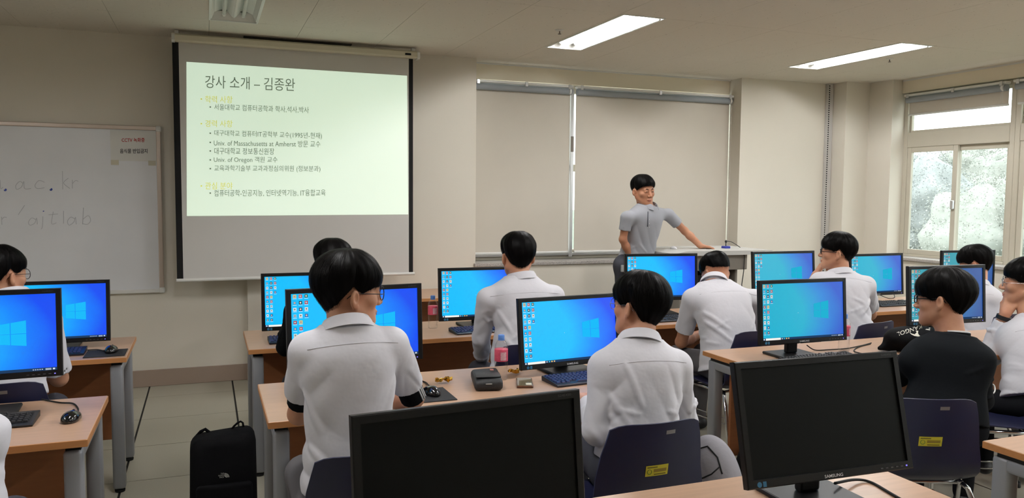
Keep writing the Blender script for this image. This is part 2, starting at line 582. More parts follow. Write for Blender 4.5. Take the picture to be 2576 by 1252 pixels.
def leaf_material(name, c, c2):
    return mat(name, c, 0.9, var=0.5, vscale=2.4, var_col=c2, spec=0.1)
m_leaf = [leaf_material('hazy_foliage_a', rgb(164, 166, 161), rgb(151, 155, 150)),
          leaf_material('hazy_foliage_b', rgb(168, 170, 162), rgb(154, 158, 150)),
          leaf_material('hazy_foliage_c', rgb(161, 165, 163), rgb(149, 154, 152))]  # haze is put into these pale, greyed leaf colours
m_bark = mat('bark', rgb(140, 130, 115), 0.9)
def tree(x, y, z, h, r, k, label):
    t = thing('tree', label, 'tree', (x, y, z), 0, 'hazy trees outside the window')
    obj('trunk', MB().tube([(0, 0, -0.5), (0.05, 0, h * 0.3), (0, 0.08, h * 0.6)], [r * 0.09, r * 0.07, r * 0.04], 7), m_bark, t, True)
    # crown: a cloud of small leaf sprays, each a folded pair of quads
    g = np.random.default_rng(k + 40)
    n = 7000
    d = g.normal(size=(n, 3)); d /= np.linalg.norm(d, axis=1)[:, None]
    lump = 1 + 0.22 * np.sin(5 * d[:, 0] + k) * np.sin(4 * d[:, 1] + 2 * k) + 0.12 * np.sin(9 * d[:, 2] + k)
    c = d * (g.uniform(0.84, 1.03, n) * lump)[:, None] * np.array([r, r, h * 0.44]) + np.array([0, 0, h * 0.56])
    u = g.normal(size=(n, 3)); u /= np.linalg.norm(u, axis=1)[:, None]
    w = np.cross(u, d + 0.3 * g.normal(size=(n, 3))); w /= np.linalg.norm(w, axis=1)[:, None] + 1e-9
    q = np.cross(u, w)
    sz = g.uniform(0.014, 0.036, n)[:, None] * (r / 2.2)
    P6 = np.stack([c - u * sz, c - u * sz + w * sz + q * sz * 0.35, c + u * sz + w * sz + q * sz * 0.35, c + u * sz, c + u * sz - w * sz + q * sz * 0.35, c - u * sz - w * sz + q * sz * 0.35], 1).reshape(-1, 3)
    # solid core under the sprays, added to lighten the dark gaps
    nu, nv = 28, 18
    cu = []
    for i in range(nv):
        for j in range(nu):
            th, ph = pi * (0.02 + 0.96 * i / (nv - 1)) if 0 < i < nv - 1 else (0.0005 if i == 0 else pi - 0.0005), 2 * pi * j / nu
            e = np.array([sin(th) * cos(ph), sin(th) * sin(ph), cos(th)])
            lm = 1 + 0.22 * sin(5 * e[0] + k) * sin(4 * e[1] + 2 * k) + 0.12 * sin(9 * e[2] + k)
            cu.append(e * 0.86 * lm * np.array([r, r, h * 0.44]) + np.array([0, 0, h * 0.56]))
    P6 = np.concatenate([P6, np.array(cu)])
    b0 = n * 6
    core = np.array([(b0 + i * nu + j, b0 + (i + 1) * nu + j, b0 + (i + 1) * nu + (j + 1) % nu, b0 + i * nu + (j + 1) % nu) for i in range(nv - 1) for j in range(nu)])
    i6 = np.arange(n)[:, None] * 6
    Q = np.concatenate([i6 + np.array([[0, 3, 2, 1]]), i6 + np.array([[0, 5, 4, 3]]), core])
    me = bpy.data.meshes.new('crown')
    me.vertices.add(len(P6)); me.vertices.foreach_set('co', P6.astype(np.float32).ravel())
    me.loops.add(Q.size); me.loops.foreach_set('vertex_index', Q.astype(np.int32).ravel())
    me.polygons.add(len(Q)); me.polygons.foreach_set('loop_start', np.arange(0, Q.size, 4, dtype=np.int32)); me.polygons.foreach_set('loop_total', np.full(len(Q), 4, np.int32))
    me.update(calc_edges=True); me.materials.append(m_leaf[k % 3])
    o = bpy.data.objects.new('crown', me); COL.objects.link(o); o.parent = t
    o['kind'] = 'stuff'

TREES = [(27, 17, 5.0, 2.2), (27, 21.5, 5.2, 2.2), (27, 26, 5.0, 2.2), (27.5, 30.6, 5.2, 2.3), (33, 23.4, 5.6, 2.5), (33, 28.6, 5.6, 2.5), (33, 34, 5.6, 2.6), (40, 30, 5.4, 2.9), (40, 36, 5.4, 2.9), (40, 42, 5.4, 2.9), (50, 40, 5.2, 3.6), (50, 47.5, 5.2, 3.6)]
TL = ['nearest round hazy tree seen through the right sash', 'hazy tree beside the sliding sash stile', 'hazy tree behind the left sash near the column', 'taller pale tree behind the right sash',
      'taller pale tree behind the left sash', 'pale tree at the right photo edge', 'distant pale tree above the nearest crowns', 'distant pale tree near the left sash', 'distant pale tree toward the right sash',
      'farthest pale tree on the slope centre', 'farthest pale tree on the slope left', 'farthest pale tree on the slope right']
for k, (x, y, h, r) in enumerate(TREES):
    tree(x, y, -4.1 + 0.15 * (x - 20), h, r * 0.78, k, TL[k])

# --- ceiling light fixtures
m_reflect = mat('light_reflector', rgb(238, 240, 236), 0.3, spec=0.5)
m_tube_on = emat('lit_tube', (1.0, 0.985, 0.99, 1), TUBE_STRENGTH)
m_tube_off = mat('unlit_tube', rgb(232, 238, 232), 0.2)
FL = {(1, 0): 'lit twin tube ceiling light above the blinds', (2, 0): 'lit twin tube ceiling light nearest the right windows', (0, 0): 'unlit ceiling light in front of the projection screen'}
def ceiling_light(x0, x1, y0, y1, lit, label):
    t = thing('ceiling_light', label, 'ceiling light', ((x0 + x1) / 2, (y0 + y1) / 2, ZC), 0, 'fluorescent ceiling lights')
    w, l = (x1 - x0) / 2, (y1 - y0) / 2
    # reflector trough: W-shaped section run along y
    sec = [(-w, -0.004), (-w + 0.012, -0.004), (-w * 0.80, 0.045), (-w * 0.52, 0.062), (-w * 0.30, 0.062), (-w * 0.10, 0.022), (0, 0.012), (w * 0.10, 0.022), (w * 0.30, 0.062), (w * 0.52, 0.062), (w * 0.80, 0.045), (w - 0.012, -0.004), (w, -0.004)]
    n = len(sec)
    mb = MB()
    v = [(a, -l + 0.05, b) for a, b in sec] + [(a, l - 0.05, b) for a, b in sec]
    mb.add(v, [(i + 1, i, n + i, n + i + 1) for i in range(n - 1)])
    obj('reflector', mb, m_reflect, t)
    fr = MB()
    for s in (-1, 1):
        fr.add([(-w, s * l, -0.004), (w, s * l, -0.004), (w * 0.86, s * (l - 0.055), 0.055), (-w * 0.86, s * (l - 0.055), 0.055)], [(0, 1, 2, 3) if s < 0 else (3, 2, 1, 0)])
        fr.box(-w, w, s * l - 0.006, s * l + 0.006, -0.006, 0.07)
        fr.box(s * w - 0.006, s * w + 0.006, -l, l, -0.006, 0.07)
    fr.box(-w, w, -l, l, 0.07, 0.075)
    obj('housing', fr, m_reflect, t)
    for s in (-1, 1):
        cx = s * w * 0.41
        obj('tube', MB().lathe([(0.013, -l + 0.075), (0.013, l - 0.075)], 10, (cx, 0, 0.034), 'y'), m_tube_on if lit else m_tube_off, t, True, angle=50)
        cp = MB()
        for e in (-1, 1):
            cp.lathe([(0.015, e * (l - 0.06) - 0.022), (0.015, e * (l - 0.06) + 0.022)], 10, (cx, 0, 0.034), 'y')
        obj('lamp_holder', cp, m_whitepl, t, True, angle=50)
    return t
ROWN = ['front', 'middle', 'rear']
for q, (x0, x1, y0, y1, lit) in enumerate(LIGHTS):
    c, rI = q // 3, q % 3
    lab = FL.get((c, rI)) or '%s twin tube ceiling light added out of view, %s row %s' % ('lit' if lit else 'unlit', ROWN[rI], ('above the left aisle', 'above the middle desks', 'above the right desks', 'above the left desks')[c])
    ceiling_light(x0, x1, y0, y1, lit, lab)
for (x, y, lab) in [(2.468, 5.43, 'small sprinkler head beside the middle ceiling light'), (5.63, 5.38, 'small sprinkler head beside the right ceiling light')]:
    t = thing('sprinkler', lab, 'sprinkler', (x, y, ZC), 0, 'ceiling sprinklers')
    obj('escutcheon', MB().lathe([(0.012, -0.010), (0.030, -0.004), (0.034, 0.0)], 16), m_whitepl, t, True)
    obj('deflector', MB().lathe([(0.006, -0.034), (0.013, -0.032), (0.013, -0.029), (0.005, -0.026), (0.005, -0.008)], 10), mat('dull_brass', rgb(110, 100, 92), 0.4, 0.7), t)
struct('trim_slot', MB().box(0.30, 1.14, 6.615, 6.655, ZC - 0.012, ZC + 0.001), mat('slot_dark', rgb(60, 56, 50), 0.7), 'dark narrow air slot in the ceiling above the screen', 'air slot')
# ================================================================== text helper
_tc = {}
def text_load(strings, bold=0.0):
    """shape several strings in one go: one text object, one string per line"""
    SP = 4.0
    cu = bpy.data.curves.new('txt', 'FONT')
    cu.body = '\n'.join(strings)
    cu.size = 1.0
    cu.space_line = SP
    cu.resolution_u = 3
    cu.offset = bold
    o = bpy.data.objects.new('txt', cu)
    COL.objects.link(o)
    dg = bpy.context.evaluated_depsgraph_get()
    me = bpy.data.meshes.new_from_object(o.evaluated_get(dg))
    v = np.array([p.co[:] for p in me.vertices])
    ln = np.clip(np.round((0.35 - v[:, 1]) / SP).astype(int), 0, len(strings) - 1)
    fs = [[] for _ in strings]
    for p in me.polygons:
        fs[ln[p.vertices[0]]].append(tuple(p.vertices))
    for k, s in enumerate(strings):
        ids = np.where(ln == k)[0]
        mp = {int(q): i for i, q in enumerate(ids)}
        _tc[s, bold] = (v[ids] if len(ids) else np.zeros((1, 3)), [tuple(mp[i] for i in f) for f in fs[k]])
    bpy.data.objects.remove(o); bpy.data.curves.remove(cu); bpy.data.meshes.remove(me)

def text_shape(s, bold=0.0):
    if (s, bold) not in _tc:
        text_load([s], bold)
    return _tc[s, bold]
text_load(['강사 소개 – 김종완', '학력 사항', '서울대학교 컴퓨터공학과 학사,석사,박사', '경력 사항', '대구대학교 컴퓨터IT공학부 교수(1995년-현재)',
           'Univ. of Massachusetts at Amherst 방문 교수', '대구대학교 정보통신원장', 'Univ. of Oregon 객원 교수', '교육과학기술부 교과과정심의위원 (정보분과)',
           '관심 분야', '컴퓨터공학-인공지능, 인터넷역기능, IT융합교육', 'THE', 'NORTH', 'FACE', 'KANGOL', 'S24E450'])
text_load(['CCTV 녹화중', '음식물 반입금지', 'SAMSUNG'], 0.012)

def text_on(mb, s, fn, bold=0.0):
    """fn maps (u, v) in the unit box of the text (v up) to a 3D point"""
    v, f = text_shape(s, bold)
    lo, hi = v[:, :2].min(0), v[:, :2].max(0)
    sz = np.maximum(hi - lo, 1e-6)
    mb.add([fn((p[0] - lo[0]) / sz[0], (p[1] - lo[1]) / sz[1]) for p in v], f)
    return mb

def text_flat(mb, s, o, ux, uz, w, h=None, bold=0.0):
    """text in a plane: lower-left corner o, unit vectors ux / uz, width w (height follows)"""
    v, f = text_shape(s, bold)
    lo, hi = v[:, :2].min(0), v[:, :2].max(0)
    sz = np.maximum(hi - lo, 1e-6)
    hh = h if h else w * sz[1] / sz[0]
    o, ux, uz = map(lambda a: np.array(a, float), (o, ux, uz))
    mb.add([o + ux * w * (p[0] - lo[0]) / sz[0] + uz * hh * (p[1] - lo[1]) / sz[1] for p in v], f)
    return mb

# ================================================================== PROJECTION SCREEN
YS = 6.60
scr = thing('projection_screen', 'pull-down projection screen with black side borders showing a pale green slide', 'projection screen', (0.72, YS, 0.85))
so = np.array(scr.location)
cl, cr = at(432, 104, Y=YS), at(1052, 151, Y=YS)
zb = 2.70
cs = [(-0.045, 0.0), (0.035, 0.0), (0.045, 0.012), (0.045, 0.05), (0.03, 0.062), (-0.03, 0.062), (-0.052, 0.048), (-0.055, 0.012)]
case = MB().prism([(YS + a, zb + b) for a, b in cs], cl[0] + 0.02, cr[0] - 0.02, 'x')
obj('case', case, m_cream, scr, origin=so)
for xx in (cl[0], cr[0] - 0.02):
    obj('end_cap', MB().prism([(YS + a * 1.1, zb - 0.004 + b * 1.08) for a, b in cs], xx, xx + 0.022, 'x'), m_whitepl, scr, origin=so)
obj('name_plate', MB().bbox(cr[0] - 0.125, cr[0] - 0.075, YS - 0.060, YS - 0.05, zb + 0.020, zb + 0.036, 0.002, 1), m_black, scr, origin=so)
obj('hanger', MB().bbox(cr[0] - 0.06, cr[0] - 0.03, YS - 0.02, YS + 0.02, zb + 0.055, ZC - 0.001, 0.002, 1), m_alu, scr, origin=so)
obj('hanger', MB().bbox(cl[0] + 0.02, cl[0] + 0.05, YS - 0.02, YS + 0.02, zb + 0.055, ZC - 0.001, 0.002, 1), m_alu, scr, origin=so)
a, b = at(439, 400, Y=YS)[0], at(1039, 400, Y=YS)[0]
zlo = at(740, 694, Y=YS)[2]
obj('border', MB().box(a, a + 0.045, YS + 0.001, YS + 0.003, zlo, zb + 0.004), m_scrblack, scr, origin=so)
obj('border', MB().box(b - 0.036, b, YS + 0.001, YS + 0.003, zlo, zb + 0.004), m_scrblack, scr, origin=so)
obj('fabric', MB().box(a + 0.045, b - 0.036, YS + 0.001, YS + 0.003, zlo, zb + 0.004), m_screenfab, scr, origin=so)
obj('bottom_bar', MB().lathe([(0.013, a - 0.005), (0.013, b + 0.012)], 12, (0, YS, zlo - 0.008), 'x'), m_whitepl, scr, True, origin=so, angle=40)
# the projected slide: a glowing picture on the cloth stands in for projector light
def slide_material():
    m = bpy.data.materials.new('projected_slide')
    m.use_nodes = True
    nt = m.node_tree
    b = nt.nodes['Principled BSDF']
    b.inputs['Base Color'].default_value = rgb(212, 210, 206)
    b.inputs['Roughness'].default_value = 0.9
    tc = nt.nodes.new('ShaderNodeTexCoord')
    no = nt.nodes.new('ShaderNodeTexNoise'); no.inputs['Scale'].default_value = 1.1; no.inputs['Detail'].default_value = 1
    nt.links.new(tc.outputs['Object'], no.inputs['Vector'])
    mx = nt.nodes.new('ShaderNodeMix'); mx.data_type = 'RGBA'
    mx.inputs[6].default_value = (0.45, 0.59, 0.43, 1)
    mx.inputs[7].default_value = (0.49, 0.63, 0.51, 1)
    nt.links.new(no.outputs['Fac'], mx.inputs[0])
    nt.links.new(mx.outputs[2], b.inputs['Emission Color'])
    b.inputs['Emission Strength'].default_value = 1.0
    return m
Sl = [at(470, 543, Y=YS), at(1027, 539, Y=YS), at(1024, 190.5, Y=YS), at(469, 155.5, Y=YS)]
mb = MB().add([p - np.array([0, 0.0005, 0]) for p in Sl], [(0, 1, 2, 3)])
slide = obj('slide', mb, slide_material(), scr, origin=so)
m_txt = mat('slide_text_grey', rgb(110, 112, 106), 0.9)
m_txty = mat('slide_text_yellow', rgb(226, 216, 96), 0.9)
m_txty.node_tree.nodes['Principled BSDF'].inputs['Emission Color'].default_value = (0.55, 0.58, 0.10, 1)
m_txty.node_tree.nodes['Principled BSDF'].inputs['Emission Strength'].default_value = 0.55
m_txt.node_tree.nodes['Principled BSDF'].inputs['Emission Color'].default_value = (0.14, 0.19, 0.13, 1)
m_txt.node_tree.nodes['Principled BSDF'].inputs['Emission Strength'].default_value = 0.45  # letters glow faintly too, carrying the projected light
def slide_line(s, x0, x1, lt, lb, rt, rb, m, bullet=None):
    mb = MB()
    def fn(u, v):
        x = x0 + (x1 - x0) * u
        top, bot = lt + (rt - lt) * u, lb + (rb - lb) * u
        return at(x, bot + (top - bot) * v, Y=YS) - np.array([0, 0.0015, 0])
    # one object per word: cut the line where the gaps are
    v, f = text_shape(s)
    lo, hi = v[:, :2].min(0), v[:, :2].max(0)
    sz = np.maximum(hi - lo, 1e-6)
    order = sorted(f, key=lambda q: min(v[i, 0] for i in q))
    words, end = [], -9
    for q in order:
        x_a, x_b = min(v[i, 0] for i in q), max(v[i, 0] for i in q)
        if x_a - end > 0.13:
            words.append([])
        words[-1].append(q); end = max(end, x_b)
    for wf in words:
        ids = sorted(set(i for q in wf for i in q)); mp = {i: k for k, i in enumerate(ids)}
        mb = MB().add([fn((v[i, 0] - lo[0]) / sz[0], (v[i, 1] - lo[1]) / sz[1]) for i in ids], [tuple(mp[i] for i in q) for q in wf])
        obj('slide_word', mb, m, slide, origin=so)
    if bullet:
        mb = MB()
        bx, by = bullet
        c = at(bx, by, Y=YS) - np.array([0, 0.0015, 0])
        n = 10
        mb.add([c + 0.0062 * np.array([cos(2 * pi * k / n), 0, sin(2 * pi * k / n)]) for k in range(n)], [tuple(range(n))])
        obj('slide_bullet', mb, m, slide, origin=so)
slide_line('강사 소개 – 김종완', 516, 742, 189, 221, 197.5, 229.5, m_txt)
slide_line('학력 사항', 516, 585, 240.5, 258.5, 241.5, 259.5, m_txty, (506.5, 249))
slide_line('서울대학교 컴퓨터공학과 학사,석사,박사', 539, 777, 261, 277, 268.5, 285.5, m_txt, (529, 269))
slide_line('경력 사항', 516, 585, 301.5, 319, 302.5, 320, m_txty, (506.5, 311))
slide_line('대구대학교 컴퓨터IT공학부 교수(1995년-현재)', 539, 810, 326.5, 343.5, 333.5, 351.5, m_txt, (529, 335))
slide_line('Univ. of Massachusetts at Amherst 방문 교수', 538, 806, 351, 367, 354, 370.5, m_txt, (529, 358))
slide_line('대구대학교 정보통신원장', 539, 690, 371, 388, 372.5, 389, m_txt, (529, 379.5))
slide_line('Univ. of Oregon 객원 교수', 538, 698, 393.5, 410.5, 394, 411, m_txt, (529, 402))
slide_line('교육과학기술부 교과과정심의위원 (정보분과)', 539, 806, 415, 432.5, 416.5, 434, m_txt, (529, 424))
slide_line('관심 분야', 516, 585, 458, 476, 458, 476, m_txty, (506.5, 467.5))
slide_line('컴퓨터공학-인공지능, 인터넷역기능, IT융합교육', 539, 819, 477, 494.5, 476, 493.5, m_txt, (529, 485.5))

# ================================================================== WHITEBOARD
YBd = YW - 0.03
wbx1 = at(408, 500, Y=YBd)[0]
wbz1, wbz0 = at(400, 318, Y=YBd)[2], at(410, 735, Y=YBd)[2]
wbx0 = wbx1 - 2.4
wb = thing('whiteboard', 'wall-hung whiteboard with faint marker writing and aluminium frame', 'whiteboard', ((wbx0 + wbx1) / 2, YBd, wbz0))
wo = np.array(wb.location)
obj('panel', MB().box(wbx0 + 0.02, wbx1 - 0.02, YBd + 0.002, YBd + 0.018, wbz0 + 0.02, wbz1 - 0.02), m_board, wb, origin=wo)
m_tan = mat('board_frame', rgb(206, 192, 180), 0.35, 0.4)
fr = MB()
fr.bbox(wbx0, wbx1, YBd - 0.012, YBd + 0.024, wbz1 - 0.034, wbz1, 0.006, 2)
obj('frame_rail', fr, m_tan, wb, origin=wo)
obj('frame_rail', MB().bbox(wbx0, wbx1, YBd - 0.012, YBd + 0.024, wbz0, wbz0 + 0.03, 0.006, 2), m_whitepl, wb, origin=wo)
for xx in (wbx0, wbx1 - 0.034):
    obj('frame_stile', MB().bbox(xx, xx + 0.034, YBd - 0.013, YBd + 0.0245, wbz0 + 0.03, wbz1 - 0.034, 0.006, 2), m_tan, wb, origin=wo)
    for zz in (wbz0 - 0.004, wbz1 - 0.046):
        obj('corner_cap', MB().bbox(xx - 0.004, xx + 0.040, YBd - 0.018, YBd + 0.026, zz, zz + 0.05, 0.014, 3), m_whitepl, wb, origin=wo)
m_ink = mat('faint_marker', rgb(198, 200, 206), 0.6)
m_inkb = mat('blue_marker', rgb(70, 90, 170), 0.6)
def stroke(pts, name='marker_writing', m=None, r=0.0022):
    P3 = [at(x, y, Y=YBd) - np.array([0, 0.0005, 0]) for x, y in pts]
    # smooth the polyline
    out = []
    for i in range(len(P3) - 1):
        p0, p1, p2, p3 = P3[max(i - 1, 0)], P3[i], P3[i + 1], P3[min(i + 2, len(P3) - 1)]
        for k in range(5):
            t = k / 5
            out.append(0.5 * ((2 * p1) + (-p0 + p2) * t + (2 * p0 - 5 * p1 + 4 * p2 - p3) * t * t + (-p0 + 3 * p1 - 3 * p2 + p3) * t ** 3))
    out.append(P3[-1])
    mb = MB().tube(out, r, 5)
    mb.xf(lambda p: np.array([p[0], YBd - 0.0002 + (p[1] - YBd) * 0.25, p[2]]))
    return obj(name, mb, m or m_ink, wb, origin=wo)
# upper line: u . a c . k r
stroke([(0, 452), (2, 474), (8, 470)])
stroke([(58, 462), (50, 456), (40, 466), (42, 476), (54, 470), (60, 456), (62, 474), (78, 474)])
stroke([(112, 458), (98, 454), (88, 466), (94, 474), (112, 472)])
stroke([(157, 430), (158, 476)]); stroke([(172, 448), (160, 460), (176, 474)])
stroke([(182, 452), (182, 474)]); stroke([(182, 462), (190, 454), (197, 456)])
for (x, y) in [(13, 477), (128, 476)]:
    stroke([(x - 2, y), (x, y + 2), (x + 2, y), (x, y - 2)], 'marker_dot', m_inkb, 0.006)
# lower line: r / a i t l a b
stroke([(4, 545), (5, 565)]); stroke([(5, 552), (10, 546), (17, 547)])
stroke([(62, 516), (46, 540)])
stroke([(90, 552), (80, 548), (72, 558), (76, 566), (88, 560), (92, 548), (94, 564)])
stroke([(108, 544), (107, 568), (104, 576)])
stroke([(109, 530), (110, 532)], 'marker_dot', m_inkb, 0.005)
stroke([(134, 532), (130, 562), (142, 560)]); stroke([(122, 540), (146, 538)])
stroke([(160, 530), (160, 562)])
stroke([(188, 550), (178, 546), (170, 556), (174, 566), (186, 558), (190, 546), (192, 564)])
stroke([(210, 522), (208, 564)]); stroke([(208, 552), (222, 542), (228, 554), (220, 564), (208, 562)])
# notice sheet
sx0, sx1 = at(278, 370, Y=YBd)[0], at(393, 370, Y=YBd)[0]
sz1, sz0 = at(335, 328, Y=YBd)[2], at(335, 405, Y=YBd)[2]
sheet = thing('notice_sheet', 'white notice sheet taped to the top right of the whiteboard', 'notice', ((sx0 + sx1) / 2, YBd, sz0))
no_ = np.array(sheet.location)
obj('paper', MB().box(sx0, sx1, YBd - 0.0012, YBd + 0.0018, sz0, sz1), mat('paper', rgb(226, 226, 222), 0.8), sheet, origin=no_)
for xx in (sx0 + 0.0, sx1 - 0.06):
    obj('tape', MB().box(xx, xx + 0.055, YBd - 0.0022, YBd - 0.0012, sz0 - 0.032, sz0 + 0.006), mat('tape', rgb(205, 200, 180), 0.4), sheet, origin=no_)
def sheet_text(s, x0, x1, yt, yb, m):
    mb = MB()
    text_on(mb, s, lambda u, v: at(x0 + (x1 - x0) * u, yb + (yt - yb) * v, Y=YBd) - np.array([0, 0.0025, 0]), 0.012)
    obj('print', mb, m, sheet, origin=no_)
sheet_text('CCTV 녹화중', 306, 364, 346.5, 357.5, mat('red_ink', rgb(190, 50, 50), 0.8))
sheet_text('음식물 반입금지', 302, 371, 374, 385.5, mat('black_ink', rgb(30, 30, 30), 0.8))

# ================================================================== DESKS
m_wood = mat('beech_laminate', rgb(192, 156, 128), 0.32, var=0.10, vscale=9, stretch=(0.6, 9, 9))
m_edge = mat('beech_edge', rgb(196, 136, 84), 0.4, var=0.12, vscale=9, stretch=(0.6, 6, 6))
m_panel = mat('brown_panel', rgb(150, 94, 58), 0.5, var=0.10, vscale=8, stretch=(1, 8, 8))
m_leg = mat('silver_paint', rgb(150, 152, 156), 0.4, 0.25)
DW, DD, DH = 1.78, 0.63, 0.72
def make_desk():
    t = thing('computer_desk', '', 'desk', group='computer desks')
    w, d = DW / 2, DD / 2
    top = obj('table_top', MB().bbox(-w, w, -d + 0.002, d, DH - 0.026, DH, 0.003, 1), m_wood, t)
    obj('edge_band', MB().bbox(-w, w, -d, -d + 0.003, DH - 0.0262, DH - 0.001, 0.001, 1), m_edge, top)
    for s in (-1, 1):
        obj('edge_band', MB().box(s * w - 0.001, s * w + 0.001, -d + 0.002, d - 0.002, DH - 0.0245, DH - 0.0015), m_edge, top)
    for s in (-1, 1):
        x = s * (w - 0.05)
        for y in (-d + 0.055, d - 0.055):
            leg = obj('leg', MB().bbox(x - 0.03, x + 0.03, y - 0.032, y + 0.032, 0.02, DH - 0.045, 0.012, 2), m_leg, t, True, angle=50)
            obj('foot', MB().lathe([(0.024, 0), (0.026, 0.012), (0.018, 0.022)], 12, (x, y, 0)), m_rubber, leg, True)
        obj('side_rail', MB().bbox(x - 0.028, x + 0.028, -d + 0.03, d - 0.03, DH - 0.095, DH - 0.045, 0.012, 2), m_leg, t, True, angle=50)
        obj('gap_shade', MB().box(x - 0.024, x + 0.024, -d + 0.04, d - 0.04, DH - 0.047, DH - 0.024), m_rubber, t)  # black strip stands for the shade in the gap under the top
    obj('modesty_panel', MB().bbox(-w + 0.08, w - 0.08, 0.16, 0.178, 0.16, DH - 0.03, 0.002, 1), m_panel, t)
    obj('beam', MB().bbox(-w + 0.08, w - 0.08, 0.06, 0.10, DH - 0.075, DH - 0.030, 0.004, 1), m_leg, t)
    return t
ROW = {0: 6.53, 1: 4.785, 2: 3.34, 3: 1.645}
BANK = {'L': -0.395 - DW / 2, 'M': 0.204 + DW / 2, 'R': 2.555 + DW / 2, 'S': 2.565 + DW * 1.5, 'W': 1.60}
DESKS = [('L', 1, 'beech desk of the left bank, far one by the whiteboard'), ('L', 2, 'beech desk of the left bank, near one with the glossy mouse at its corner'),
         ('M', 1, 'beech desk of the middle bank, farthest row below the screen'), ('M', 2, 'beech desk of the middle bank with pouch, phone and gold wrappers'),
         ('M', 3, 'beech desk in the foreground under the two dark monitors'),
         ('R', 1, 'beech desk in front of the lectern, far row'), ('S', 1, 'beech desk in the far row beside the right window'),
         ('R', 2, 'beech desk with the black bag in the second row on the right'), ('S', 2, 'beech desk at the right edge under the propped elbow'),
         ('W', 0, 'beech desk against the wall below the projection screen'),
         ('R', 3, 'beech desk corner cut off at the lower right edge')]
desk0 = make_desk()
DESK = {}
for q, (bk, rw, lab) in enumerate(DESKS):
    t = desk0 if q == 0 else copy_tree(desk0)
    t.location = (BANK[bk], ROW[rw], 0)
    t['label'] = lab
    DESK[bk, rw] = t

# ================================================================== MONITORS
def screen_material(name, c_left, c_mid, c_right, strength):
    m = bpy.data.materials.new(name)
    m.use_nodes = True
    nt = m.node_tree
    b = nt.nodes['Principled BSDF']
    b.inputs['Base Color'].default_value = (0.004, 0.004, 0.005, 1)
    b.inputs['Roughness'].default_value = 0.35
    uv = nt.nodes.new('ShaderNodeUVMap')
    sep = nt.nodes.new('ShaderNodeSeparateXYZ')
    nt.links.new(uv.outputs['UV'], sep.inputs['Vector'])
    # u + a little of the distance above the logo
    def math_(op, a, bb):
        n = nt.nodes.new('ShaderNodeMath'); n.operation = op
        for k, q in enumerate((a, bb)):
            if hasattr(q, 'name'):
                nt.links.new(q, n.inputs[k])
            else:
                n.inputs[k].default_value = q
        return n.outputs[0]
    dv = math_('SUBTRACT', sep.outputs['Y'], 0.42)
    dv2 = math_('MULTIPLY', dv, dv)
    f = math_('ADD', sep.outputs['X'], math_('MULTIPLY', dv2, 0.55))
    no = nt.nodes.new('ShaderNodeTexNoise'); no.inputs['Scale'].default_value = 3.0; no.inputs['Detail'].default_value = 2
    nt.links.new(uv.outputs['UV'], no.inputs['Vector'])
    f = math_('ADD', f, math_('MULTIPLY', math_('SUBTRACT', no.outputs['Fac'], 0.5), 0.10))
    r = nt.nodes.new('ShaderNodeValToRGB')
    e = r.color_ramp.elements
    e[0].position = 0.0; e[0].color = c_left
    e[1].position = 1.0; e[1].color = c_right
    n1 = e.new(0.5); n1.color = c_left
    n2 = e.new(0.78); n2.color = c_mid
    nt.links.new(f, r.inputs['Fac'])
    nt.links.new(r.outputs['Color'], b.inputs['Emission Color'])
    b.inputs['Emission Strength'].default_value = strength
    MATS[name] = m
    return m
m_scrA = screen_material('desktop_wallpaper', rgb(4, 190, 254), rgb(10, 134, 254), rgb(14, 78, 244), 1.0)
m_scrB = screen_material('desktop_wallpaper_teal', rgb(18, 180, 214), rgb(36, 138, 222), rgb(38, 92, 208), 0.95)  # teal and dim versions carry the panels' off-angle colour shift
m_scrC = screen_material('desktop_wallpaper_dim', rgb(40, 160, 178), rgb(40, 112, 180), rgb(36, 84, 160), 0.9)
m_off = mat('dark_screen', rgb(10, 12, 12), 0.4, spec=0.16)
m_bar = emat('taskbar', rgb(36, 66, 104), 0.9)
m_search = emat('search_box', rgb(250, 246, 238), 1.0)
m_logo = {}
def vcol_mat():
    m = bpy.data.materials.new('desktop_icon_colours')
    m.use_nodes = True
    nt = m.node_tree
    nt.nodes.remove(nt.nodes['Principled BSDF'])
    e = nt.nodes.new('ShaderNodeEmission')
    a = nt.nodes.new('ShaderNodeAttribute'); a.attribute_name = 'Col'
    nt.links.new(a.outputs['Color'], e.inputs['Color'])
    nt.links.new(e.outputs[0], nt.nodes['Material Output'].inputs['Surface'])
    return m
m_vcol = vcol_mat()
m_vcol.cycles.emission_sampling = 'NONE'
m_txt.cycles.emission_sampling = 'NONE'
m_txty.cycles.emission_sampling = 'NONE'
SMALL = {}
def add_vcol(o, cols):
    at_ = o.data.color_attributes.new('Col', 'FLOAT_COLOR', 'CORNER')
    buf = []
    for p, c in zip(o.data.polygons, cols):
        for _ in p.vertices:
            buf += list(c)
    at_.data.foreach_set('color', buf)

